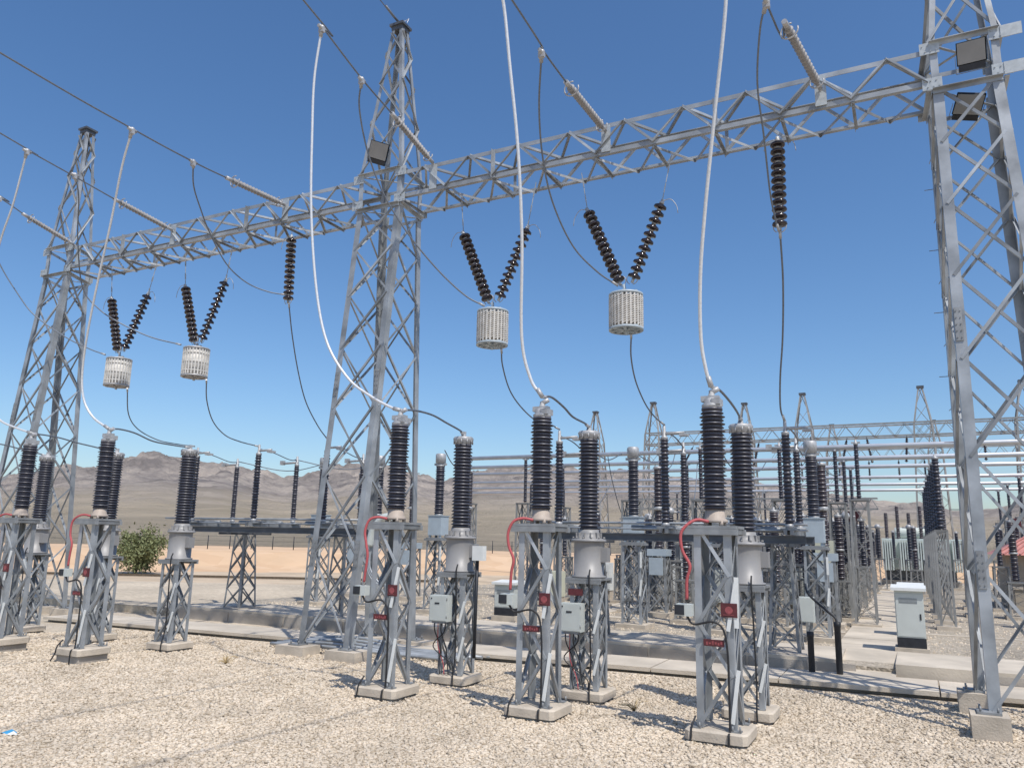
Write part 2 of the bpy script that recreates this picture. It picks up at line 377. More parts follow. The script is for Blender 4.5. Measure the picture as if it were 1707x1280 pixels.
# hills, as polar terrain round the camera
SKY = [(-500, 812), (-300, 795), (0, 792), (45, 784), (90, 770), (140, 767), (190, 757), (260, 752), (300, 760), (330, 768), (370, 770), (420, 782), (440, 785), (470, 790), (510, 786), (560, 775),
       (610, 768), (660, 775), (700, 790), (742, 800), (770, 794), (800, 780), (860, 777), (960, 776), (1060, 786), (1160, 795), (1260, 803), (1372, 816), (1477, 832), (1560, 832), (1600, 843), (1640, 847), (1690, 840), (1760, 832), (2000, 840), (2300, 850)]
def ridge(px): 
    return float(np.interp(px, [a for a, b in SKY], [b for a, b in SKY]))
naz, nr = 760, 220
vs = []
for j in range(nr):
    t = j / (nr - 1)
    r = 95 * (1900 / 95) ** t
    for i in range(naz):
        px = -500 + 2800 * i / (naz - 1)
        az = math.atan((px - 853.5) / 1330.0)
        hy = 893 + 0.021 * (px - 853.5)
        E = (hy - ridge(px)) / 1315 * math.cos(az)
        d = fw * math.cos(az) + rt * math.sin(az)
        p = V((CAM.x + d.x * r, CAM.y + d.y * r, 0))
        tt = min(1, t / 0.92)
        e0 = -24 / 1300.0
        g = 0.85 * tt + 0.15 * tt ** 3
        e = e0 + (E - e0) * g
        q = V((p.x, p.y, 0)) / 260.0
        if t > 0.92: pass
        rd = 1 - abs(noise.fractal(q, 0.9, 2.1, 6)) * 1.6
        rd2 = noise.fractal(V((p.x, p.y, 7)) / 60.0, 0.8, 2.2, 5)
        amp = tt ** 2.5
        rd3 = 1 - abs(noise.fractal(V((p.x, p.y, 3)) / 90.0, 0.85, 2.2, 6)) * 1.7
        z = CAM.z + r * (e + amp * E * (0.22 * (rd - 0.8) + 0.13 * (rd3 - .8) + 0.06 * rd2)) if t <= 0.92 else None
        if z is None:
            u = (t - 0.92) / 0.08
            z = CAM.z + r * E * (1 - 0.5 * u) * (1 + 0.16 * (rd - 0.8))
        if t < 0.12: z = z * (t / 0.12) + (1 - t / 0.12) * -0.4
        vs.append((p.x, p.y, z))
fs = [(j * naz + i, j * naz + i + 1, (j + 1) * naz + i + 1, (j + 1) * naz + i) for j in range(nr - 1) for i in range(naz - 1)]
struct(MB().add(vs, fs, True).build('hills', 'hill'))
# sand embankment beyond the yard
vs = []; na = 120
for j, (r, z) in enumerate(((52, -0.1), (57, 0.28), (60, 1.0), (66, 1.12), (95, 0.9), (112, -0.3))):
    for i in range(na):
        az = math.radians(-62 + 95 * i / (na - 1)); d = fw * math.cos(az) + rt * math.sin(az)
        rr = r + 1.5 * noise.noise(V((i * 0.13, j * 0.7, 3)))
        vs.append((CAM.x + d.x * rr, CAM.y + d.y * rr, z + 0.12 * noise.noise(V((i * 0.3, j, 0)))))
struct(MB().add(vs, [(j * na + i, j * na + i + 1, (j + 1) * na + i + 1, (j + 1) * na + i) for j in range(5) for i in range(na - 1)], True).build('sand_bank', 'bank'))

# loose stones
def stones():
    phi = (1 + 5 ** .5) / 2
    iv = np.array([(-1, phi, 0), (1, phi, 0), (-1, -phi, 0), (1, -phi, 0), (0, -1, phi), (0, 1, phi), (0, -1, -phi), (0, 1, -phi), (phi, 0, -1), (phi, 0, 1), (-phi, 0, -1), (-phi, 0, 1)], float)
    iv /= np.linalg.norm(iv[0])
    itf = np.array([(0, 11, 5), (0, 5, 1), (0, 1, 7), (0, 7, 10), (0, 10, 11), (1, 5, 9), (5, 11, 4), (11, 10, 2), (10, 7, 6), (7, 1, 8), (3, 9, 4), (3, 4, 2), (3, 2, 6), (3, 6, 8), (3, 8, 9), (4, 9, 5), (2, 4, 11), (6, 2, 10), (8, 6, 7), (9, 8, 1)])
    pts = []
    N = 330000
    # sample in view wedge, area uniform with density falling by distance
    r = 4.6 + (22 - 4.6) * rng.random(N) ** 0.9
    az = np.radians(-42 + 84 * rng.random(N))
    keep = rng.random(N) < np.clip(r / 9.0, 0, 1) * np.where(r > 12, 0.8, 1)
    r = r[keep]; az = az[keep]
    x = CAM.x + r * (fw.x * np.cos(az) + rt.x * np.sin(az)); y = CAM.y + r * (fw.y * np.cos(az) + rt.y * np.sin(az))
    k = y < 3.45 + (x + 16) * 1.9 / 28 - 0.03
    x, y, r = x[k], y[k], r[k]
    n = len(x); s = (0.0085 + 0.0175 * rng.random(n) ** 1.4) * (1 + 0.04 * (r - 5)); s[rng.random(n) < .02] *= 1.5
    z = np.array([fg(a, b) for a, b in zip(x, y)]) + s * 0.18
    A = rng.random(n) * 6.283; ca, sa = np.cos(A), np.sin(A)
    base = iv[None] * (1 + 0.30 * (rng.random((n, 12, 1)) - 0.5) * 2)
    base = base * np.stack([rng.uniform(.8, 1.5, n), rng.uniform(.65, 1.1, n), rng.uniform(.35, .65, n)], 1)[:, None, :] * s[:, None, None]
    tl = rng.normal(0, .35, n); ct, st = np.cos(tl), np.sin(tl)
    X, Y, Z = base[..., 0], base[..., 1], base[..., 2]
    X, Z = X * ct[:, None] - Z * st[:, None], X * st[:, None] + Z * ct[:, None]
    vx = X * ca[:, None] - Y * sa[:, None] + x[:, None]; vy = X * sa[:, None] + Y * ca[:, None] + y[:, None]; vz = Z + z[:, None]
    verts = np.stack([vx, vy, vz], -1).reshape(-1, 3).astype(np.float32)
    faces = (itf[None] + (np.arange(n) * 12)[:, None, None]).reshape(-1, 3).astype(np.int32)
    me = bpy.data.meshes.new('gravel'); me.vertices.add(len(verts)); me.vertices.foreach_set('co', verts.ravel())
    me.loops.add(faces.size); me.loops.foreach_set('vertex_index', faces.ravel())
    me.polygons.add(len(faces)); me.polygons.foreach_set('loop_start', np.arange(0, faces.size, 3, dtype=np.int32)); me.polygons.foreach_set('loop_total', np.full(len(faces), 3, np.int32))
    me.update(); me.validate()
    me.materials.append(M['gravel'])
    o = bpy.data.objects.new('loose_gravel', me); C.objects.link(o)
    o['kind'] = 'stuff'; o['label'] = 'pale tan crushed limestone gravel covering the foreground'; o['category'] = 'gravel'
    print('stones', n)
stones()
def yard_stones():
    rr = random.Random(5); mb = MB()
    for i in range(9000):
        x = rr.uniform(-14, 9.5); y = 8.4 + 20 * rr.random() ** 1.6
        if 2.9 < x < 4.25: continue
        s_ = rr.uniform(.02, .05); a = rr.uniform(0, 6.28); c, d = math.cos(a) * s_, math.sin(a) * s_; h = s_ * rr.uniform(.5, 1)
        mb.add([(x + c, y + d, YZ - .01), (x - d, y + c, YZ - .01), (x - c * .8, y - d, YZ - .01), (x + d, y - c * .9, YZ - .01), (x + c * .2, y + d * .3, YZ + h)], [(0, 1, 4), (1, 2, 4), (2, 3, 4), (3, 0, 4)])
    o = mb.build('loose_gravel', 'gravel'); o['kind'] = 'stuff'; o['label'] = 'scattered loose stones on the gravel between the far stands'; o['category'] = 'gravel'
yard_stones()

# ------------------------------------------------------------------ lattice column helper
def lattice(mb_leg_cb, parent, bot, top, npan, legw, brw, th=0.008, mat_='galv', ratio=1.0, bmat=None, single=False, horiz=(), legname='leg', low=None):
    """bot/top: four corner points (fl, fr, rr, rl)"""
    bot = [V(b) for b in bot]; top = [V(t) for t in top]
    cen = sum(bot, V()) / 4
    for k in range(4):
        a = bot[(k + 1) % 4] - bot[k]; b = bot[(k - 1) % 4] - bot[k]
        if low:
            md = bot[k].lerp(top[k], .46); lg = MB().angle(bot[k], md, low, th * 1.5, a, b)
            lg.angle(md - (top[k] - bot[k]).normalized() * .25 + (a.normalized() + b.normalized()) * th * 1.6, top[k], legw, th * 1.3, a, b).build(legname, mat_, parent)
        else: MB().angle(bot[k], top[k], legw, th * 1.3, a, b).build(legname, mat_, parent)
    w_ = [ratio ** i for i in range(npan)]; s_ = sum(w_); ts = [0]
    for x in w_: ts.append(ts[-1] + x / s_)
    mb = MB()
    for k in range(4):
        k2 = (k + 1) % 4
        out = (bot[k2] - bot[k]).cross(V((0, 0, 1))).normalized()
        e = 0.5 * legw
        for i in range(npan):
            def P(kk, t, s): 
                o = bot[kk].lerp(top[kk], t); oth = bot[k2 if kk == k else k].lerp(top[k2 if kk == k else k], t)
                return o + (oth - o).normalized() * e + out * s
            A, B = ts[i], ts[i + 1]
            dr = (bot[k2] - bot[k]).normalized()
            if single:
                if (i + k) % 2 == 0: p, q = P(k, A, .006), P(k2, B, .006)
                else: p, q = P(k2, A, .006), P(k, B, .006)
                mb.angle(p, q, brw, th, V((0, 0, 1)), -out)
            else:
                mb.angle(P(k, A, .010), P(k2, B, .010), brw, th, V((0, 0, 1)), -out)
                mb.angle(P(k2, A, -.008 - 1.3 * th), P(k, B, -.008 - 1.3 * th), brw, th, V((0, 0, 1)), -out)
            if i in horiz:
                p, q = P(k, A, .014), P(k2, A, .014); mb.angle(p, q, brw, th, V((0, 0, -1)), out)
    mb.build('bracing', bmat or mat_, parent)

def sq(cx, cy, hx, hy, z): return [(cx - hx, cy - hy, z), (cx + hx, cy - hy, z), (cx + hx, cy + hy, z), (cx - hx, cy + hy, z)]

def plinth(parent, hx, hy, h, cx=0, cy=0, cham=0.05):
    mb = MB()
    ft_ = MB().box(cx - hx * .86, cy - hy * .86, -.2, cx + hx * .86, cy + hy * .86, h - .12)
    ft_.build('footing', 'concd', parent)
    pr = [(-hx, -hy, h - .12), (-hx, -hy, h - .118), (-hx, -hy, h - .03), (-hx, -hy, h - .02), (-hx + .02, -hy + .02, h)]
    vs = []
    for x, y, z in pr:
        ax, ay = abs(x), abs(y)
        for a, b in ((-ax + cham, -ay), (ax - cham, -ay), (ax, -ay + cham), (ax, ay - cham), (ax - cham, ay), (-ax + cham, ay), (-ax, ay - cham), (-ax, -ay + cham)):
            vs.append((cx + a, cy + b, z))
    n = 8; fs = [(j * n + i, j * n + (i + 1) % n, (j + 1) * n + (i + 1) % n, (j + 1) * n + i) for j in range(4) for i in range(n)]
    fs.append(tuple(4 * n + i for i in range(n)))
    return mb.add(vs, fs).build('concrete_base', 'conc', parent)

def bolts(mb, pts, r=0.018, h=0.05):
    for p in pts: mb.cyl(p, (p[0], p[1], p[2] + h), r, 6)

# ------------------------------------------------------------------ gantry towers
BZ0, BZ1, BY0, BY1 = 9.58, 10.2, 3.0, 3.95
TW = {
 'L': dict(b=[(-18.35, 2.9), (-17.1, 2.9), (-17.05, 4.9), (-18.2, 4.9)], t=[(-17.15, 3.0), (-16.1, 3.0), (-16.55, 3.95), (-17.6, 3.95)], apex=(-16.83, 3.5), lab='lattice steel gantry tower at the far left end of the crossbeams'),
 'M': dict(b=[(-6.72, 2.92), (-5.42, 2.88), (-5.19, 4.89), (-6.45, 4.9)], t=[(-5.95, 3.0), (-4.82, 3.0), (-4.9, 3.95), (-5.95, 3.95)], apex=(-5.42, 3.5), lab='lattice steel gantry tower between the two crossbeams with its full tapering peak in view'),
 'R': dict(b=[(5.32, 2.55), (6.75, 2.55), (6.6, 4.3), (5.25, 4.3)], t=[(5.36, 3.0), (6.31, 3.0), (6.3, 3.95), (5.3, 3.95)], apex=(5.85, 3.5), lab='close lattice steel gantry tower at the right edge with two floodlights'),
}
for key, T in TW.items():
    near = key == 'R'
    g0 = 0.3 if near else 0.2
    r = thing('gantry_tower', T['lab'], 'gantry tower', (T['apex'][0], 3.7, 0), group='lattice towers of the near gantry')
    ox, oy = T['apex'][0], 3.7
    bot = [(x - ox, y - oy, g0) for x, y in T['b']]; top = [(x - ox, y - oy, BZ0 - .1) for x, y in T['t']]; top2 = [(x - ox, y - oy, BZ1 + .1) for x, y in T['t']]
    ap = [(T['apex'][0] - ox + a * .13, 3.5 - oy + b * .13, 14.2) for a, b in ((-1, -1), (1, -1), (1, 1), (-1, 1))]
    lattice(None, r, bot, top, 7, 0.15 if near else .14, 0.045 if near else .042, 0.008, 'galv', 0.9, horiz=())
    # section through the crossbeam and the peak above it
    mb = MB()
    for k in range(4):
        a = V(bot[(k + 1) % 4]) - V(bot[k]); b = V(bot[(k - 1) % 4]) - V(bot[k])
        MB().angle(top[k], top2[k], 0.11, 0.012, a, b).build('leg', 'galv', r)
        MB().angle(top2[k], ap[k], 0.085, 0.010, a, b).build('peak_leg', 'galv', r)
    for k in range(4):
        k2 = (k + 1) % 4; out = (V(bot[k2]) - V(bot[k])).cross(V((0, 0, 1))).normalized()
        for t in (top, top2):
            mb.angle(V(t[k]) + out * .015, V(t[k2]) + out * .015, 0.075, 0.009, (0, 0, -1), out)
        n = 4; ts = [0, .34, .6, .8, .95]
        for i in range(n):
            A = V(top2[k if i % 2 == 0 else k2]).lerp(V(ap[k if i % 2 == 0 else k2]), ts[i]) + out * .006
            B = V(top2[k2 if i % 2 == 0 else k]).lerp(V(ap[k2 if i % 2 == 0 else k]), ts[i + 1]) + out * .006
            mb.angle(A, B, 0.045, 0.007, (0, 0, 1), out)
            if k % 2 == 0:
                A = V(top2[k2 if i % 2 == 0 else k]).lerp(V(ap[k2 if i % 2 == 0 else k]), ts[i]) - out * .02
                B = V(top2[k if i % 2 == 0 else k2]).lerp(V(ap[k if i % 2 == 0 else k2]), ts[i + 1]) - out * .02
                mb.angle(A, B, 0.045, 0.007, (0, 0, 1), -out)
    mb.build('peak_bracing', 'galv', r); mb = MB()
    mb.bar(top[0], top[2], .05, .01); mb.bar(V(top2[1]) + V((0, 0, .01)), V(top2[3]) + V((0, 0, .01)), .05, .01)
    mb.bar(V(top2[0]) + V((0, 0, -.02)), V(top2[2]) + V((0, 0, -.02)), .05, .01)
    mb.build('plan_bracing', 'galv', r)
    for k in range(4):
        for z, tt in ((BZ0, top), (BZ1, top2)):
            p = V(tt[k]); sy = -1 if k < 2 else 1; sx = -1 if k in (0, 3) else 1
            gp = MB(); gp.box(p.x - .14, p.y + sy * .022, z - .10, p.x + .14, p.y + sy * .034, z + .10)
            for j in range(6): gp.cyl((p.x - .1 + .04 * j, p.y + sy * .034, z + .05 - .1 * (j % 2)), (p.x - .1 + .04 * j, p.y + sy * .046, z + .05 - .1 * (j % 2)), .011, 6)
            if near and k == 1: gp.box(p.x + .02, p.y - .045, z - .1, p.x + .30, p.y - .034, z + .1)
            gp.build('gusset_plate', 'gusset', r)
    cp = MB(); c0 = V((T['apex'][0] - ox, 3.5 - oy, 0))
    cp.box(c0.x - .19, c0.y - .19, 14.18, c0.x + .19, c0.y + .19, 14.24); cp.box(c0.x - .15, c0.y - .15, 14.08, c0.x + .15, c0.y + .15, 14.18)
    cp.build('peak_cap', 'beamdark', r)
    # splice plates with bolt heads, step bolts on one leg
    for k in (0, 1):
        for t in (0.17, 0.55):
            sp = MB()
            p = V(bot[k]).lerp(V(top[k]), t); sx = 1 if k == 0 else -1
            q = V(bot[k]).lerp(V(top[k]), t + .055)
            d = V((sx * .062, -.010, 0)); sp.bar(p + d, q + d, .10, .012, (0, 1, 0))
            for j in range(5):
                for u in (-.028, .028):
                    c = (p + d).lerp(q + d, (j + .5) / 5) + V((u, -.006, 0)); sp.cyl(c, c + V((0, -.012, 0)), .010, 6)
            sp.build('splice_plate', 'galv_dull', r)
    stp = MB()
    for i in range(15):
        t = .12 + .86 * i / 15; p = V(bot[3]).lerp(V(top[3]), t); stp.cyl(p, p + (V((-.13, 0, 0)) if i % 2 else V((-.02, .16, 0))), .006, 6)
    stp.build('step_bolts', 'galv_dull', r)
    for k in range(4):
        ft = MB(); ft.box(bot[k][0] - .14, bot[k][1] - .14, g0 - .01, bot[k][0] + .14, bot[k][1] + .14, g0 + .02)
        bolts(ft, [(bot[k][0] + a, bot[k][1] + b, g0 + .02) for a in (-.1, .1) for b in (-.1, .1)], .014, .06)
        ft.build('foot_plate', 'galv_dull', r)
    for k in range(4):
        bx, by = bot[k][0], bot[k][1]
        hx = .36 if not near else .22
        mb = MB(); mb.box(bx - hx, by - .26, -.15, bx + hx, by + .26, g0 - .012); mb.build('concrete_footing', 'conc', r)

# ------------------------------------------------------------------ crossbeams
def truss(parent, xa, xb, n, y0, y1, z0, z1, cw, bw, th=.008, m='galv', mch='galv'):
    for i, (y, z, a, b) in enumerate(((y0, z1, (0, 1, 0), (0, 0, -1)), (y0, z0, (0, 1, 0), (0, 0, 1)), (y1, z1, (0, -1, 0), (0, 0, -1)), (y1, z0, (0, -1, 0), (0, 0, 1)))):
        MB().angle((xa, y, z), (xb, y, z), cw, .012, a, b).build('chord', mch, parent)
    L = (xb - xa) / n
    fr = MB(); tb = MB()
    for i in range(n):
        x0 = xa + L * i; x1 = x0 + L; xm = (x0 + x1) / 2
        for y, s in ((y0, -1), (y1, 1)):
            yy = y + s * .006
            fr.angle((x0, yy, z0 + .03), (xm, yy, z1 - .03), bw, th, (0, 0, 1), (0, s, 0))
            fr.angle((xm, yy + s * .001, z1 - .03), (x1, yy + s * .001, z0 + .03), bw, th, (0, 0, 1), (0, s, 0))
            if i % 4 == 2: fr.angle((x0, yy + s * .003, z0), (x0, yy + s * .003, z1), bw * 1.3, th, (1, 0, 0), (0, s, 0))
        tb.angle((x0, y0 + .03, z0 - .006), (xm, y1 - .03, z0 - .006), bw, th, (0, 1, 0), (0, 0, -1))
        tb.angle((xm, y1 - .03, z0 - .004), (x1, y0 + .03, z0 - .004), bw, th, (0, 1, 0), (0, 0, -1))
        tb.angle((x0, y0, z0 - .014), (x0, y1, z0 - .014), bw, th, (1, 0, 0), (0, 0, -1))
        tb.angle((x0, y1 - .03, z1 + .006), (xm, y0 + .03, z1 + .006), bw, th, (0, 1, 0), (0, 0, 1))
        tb.angle((xm, y0 + .03, z1 + .004), (x1, y1 - .03, z1 + .004), bw, th, (0, 1, 0), (0, 0, 1))
    fr.build('face_bracing', m, parent); tb.build('plan_bracing', m, parent)
for (xa, xb, lab) in ((-4.80, 5.30, 'right hand lattice crossbeam carrying the larger pair of line traps'), (-16.08, -5.98, 'left hand lattice crossbeam receding to the far tower with the smaller pair of line traps')):
    r = thing('gantry_beam', lab, 'gantry beam', ((xa + xb) / 2, 3.5, 0), group='lattice crossbeams of the near gantry')
    truss(r, xa - (xa + xb) / 2, (xb - xa) / 2, 9, BY0 - 3.5, BY1 - 3.5, BZ0, BZ1, .085, .05)
    hg = MB(); phases = [3.72, -.1, -3.98] if xa > -6 else [-8.1, -11.9, -15.7]
    for px in phases:
        lx = px - (xa + xb) / 2
        hg.box(lx - .09, -.52, 9.62, lx + .09, -.508, 10.16)
    hg.build('string_plate', 'gusset', r)

# ------------------------------------------------------------------ floodlights
def floodlight(loc, aim, roll_, lab, s=1.0):
    r = thing('floodlight', lab, 'floodlight', loc, group='floodlights on the gantry towers')
    Z = V(aim).normalized(); X = Z.cross(V((0, 0, 1))).normalized(); Y = X.cross(Z)
    X, Y = X * math.cos(roll_) + Y * math.sin(roll_), Y * math.cos(roll_) - X * math.sin(roll_)
    h = MB(); a, b = .22 * s, .19 * s
    fr = [(-a, -b), (a, -b), (a, b), (-a, b)]
    vs = [X * x + Y * y for x, y in fr] + [X * x * .98 + Y * y * .98 - Z * .05 * s for x, y in fr] + [X * x * .55 + Y * y * .5 - Z * .2 * s for x, y in fr]
    h.add(vs, [(8, 9, 10, 11)] + [(i, (i + 1) % 4, (i + 1) % 4 + 4, i + 4) for i in range(4)] + [(4 + i, 4 + (i + 1) % 4, 8 + (i + 1) % 4, 8 + i) for i in range(4)])
    h.frame(Y * (-b - .05 * s) - Z * .03 * s, X * a * .9, Y * .05 * s, Z * .04 * s)
    h.build('housing', 'dark', r)
    MB().frame(Z * .006, X * a * .93, Y * b * .93, Z * .008).build('glass', 'lens', r)
    k = MB()
    for sgn in (-1, 1): k.bar(X * sgn * (a + .02) + Y * 0, X * sgn * (a + .02) - Y * (b + .1) - Z * .1, .03, .006, X)
    k.bar(-X * (a + .02) - Y * (b + .1) - Z * .1, X * (a + .02) - Y * (b + .1) - Z * .1, .03, .006, Y)
    k.build('bracket', 'galv_dull', r)
floodlight((5.92, 2.92, 9.95), (-.15, -1, -.35), .05, 'upper floodlight with square grey glass on the right edge tower', .92)
floodlight((5.85, 3.25, 9.25), (-.1, -.75, -1), .35, 'lower floodlight tilted downward on the right edge tower', .92)
floodlight((-5.35, 2.84, 10.72), (.25, -1, -.45), .35, 'floodlight with pale glass on the middle gantry tower', 1.0)

# ------------------------------------------------------------------ overhead strings and conductors
def tension(x, pa, pb, pts, lab, lab2, endx=None):
    """long-rod tension string from beam point pa to pb, conductor continues through pts"""
    pa = V(pa); pb = V(pb); d = (pa - pb); L = d.length; d.normalize()
    r = thing('tension_insulator', lab, 'insulator string', pa, group='grey tension insulators on the crossbeams')
    o = -d * 0
    n = 30; prof = sheds(.072, .034, .12, L - .16, n, .8)
    MB().lathe(prof, pb - pa, 12, d).build('shed_stack', 'poly', r)
    MB().cyl(pb - pa - d * .05, pb - pa + d * .14, .045, 8).build('end_fitting', 'capm', r)
    f = MB(); f.cyl(-d * .18, V((0, 0, 0)), .04, 8); f.cyl(V((0, 0, 0)), V((0, .12, -.06)), .02, 6); f.build('end_fitting', 'capm', r)
    X = d.orthogonal().normalized(); Y = d.cross(X)
    for base, rad in ((pb - pa + d * .2, .13), (-d * .2, .11)):
        pts_ = [base + X * rad * math.cos(a) + Y * rad * math.sin(a) for a in np.linspace(.5, 2 * math.pi - .5, 16)]
        g = MB(); g.tube(pts_, .013, 6); g.cyl(base + X * .02, base - X * rad, .010, 5)
        g.build('arcing_ring', 'capm', r)
    cpts = [pb] + [V(p) for p in pts]
    mb = MB(); c0 = cpts[0]
    mb.tube(catmull([p - c0 for p in cpts], 6), .016, 8)
    w_ = mb.build('overhead_conductor', 'wire', None, c0)
    tag(w_, lab2, 'cable', 'overhead conductors running towards the viewer')
def far_pts(p, slope=0.04, dx=0.0, y_end=-26):
    p = V(p); out = []
    for t in (.35, 1.0):
        y = p.y + (y_end - p.y) * t; out.append((p.x + dx * t, y, p.z + slope * (p.y - y)))
    return out
STR = [
 ((3.72, 2.95, 9.92), (3.42, 1.10, 10.02), [(3.23, .6, 10.09)] + far_pts((3.0, -1.0, 10.25), .02, -1.2), 'rightmost of the grey tension insulators, beside the right tower'),
 ((-.10, 2.95, 10.04), (-.10, 1.08, 9.96), [(-.10, .1, 9.98), (-.1, -.96, 10.12)] + far_pts((-.1, -2.2, 10.28), .06), 'second grey tension insulator from the right, over mid span'),
 ((-3.98, 2.95, 10.2), (-4.0, 1.49, 10.55), [(-4.0, .48, 10.75), (-4.0, -.67, 11.09), (-4.0, -1.18, 11.27)] + far_pts((-4.0, -2.2, 11.6), .2), 'grey tension insulator crossing just in front of the middle tower peak'),
 ((-8.1, 2.95, 10.0), (-8.1, 1.22, 9.9), [(-8.1, .3, 9.86), (-8.1, -1.14, 9.87), (-8.1, -3.6, 9.96)] + far_pts((-8.1, -5.0, 10.05), .06), 'grey tension insulator on the left crossbeam nearest the middle tower'),
 ((-11.9, 2.95, 10.0), (-11.9, 1.3, 10.15), [(-11.9, .2, 10.28), (-11.9, -.87, 10.4), (-11.9, -1.45, 10.5)] + far_pts((-11.9, -2.6, 10.66), .13), 'middle one of the three grey tension insulators on the left crossbeam'),
 ((-15.9, 2.95, 10.24), (-15.9, 1.5, 10.56), [(-15.9, 1.2, 10.66), (-15.9, .85, 10.76), (-15.9, .1, 10.98)] + far_pts((-15.9, -1.5, 11.4), .2), 'leftmost grey tension insulator in front of the left tower'),
]
for s in STR:
    tension(0, s[0], s[1], s[2], s[3], 'overhead conductor leaving the ' + s[3].replace('grey tension insulator', 'tension string').replace('rightmost of the grey tension insulators', 'rightmost tension string').split(',')[0])

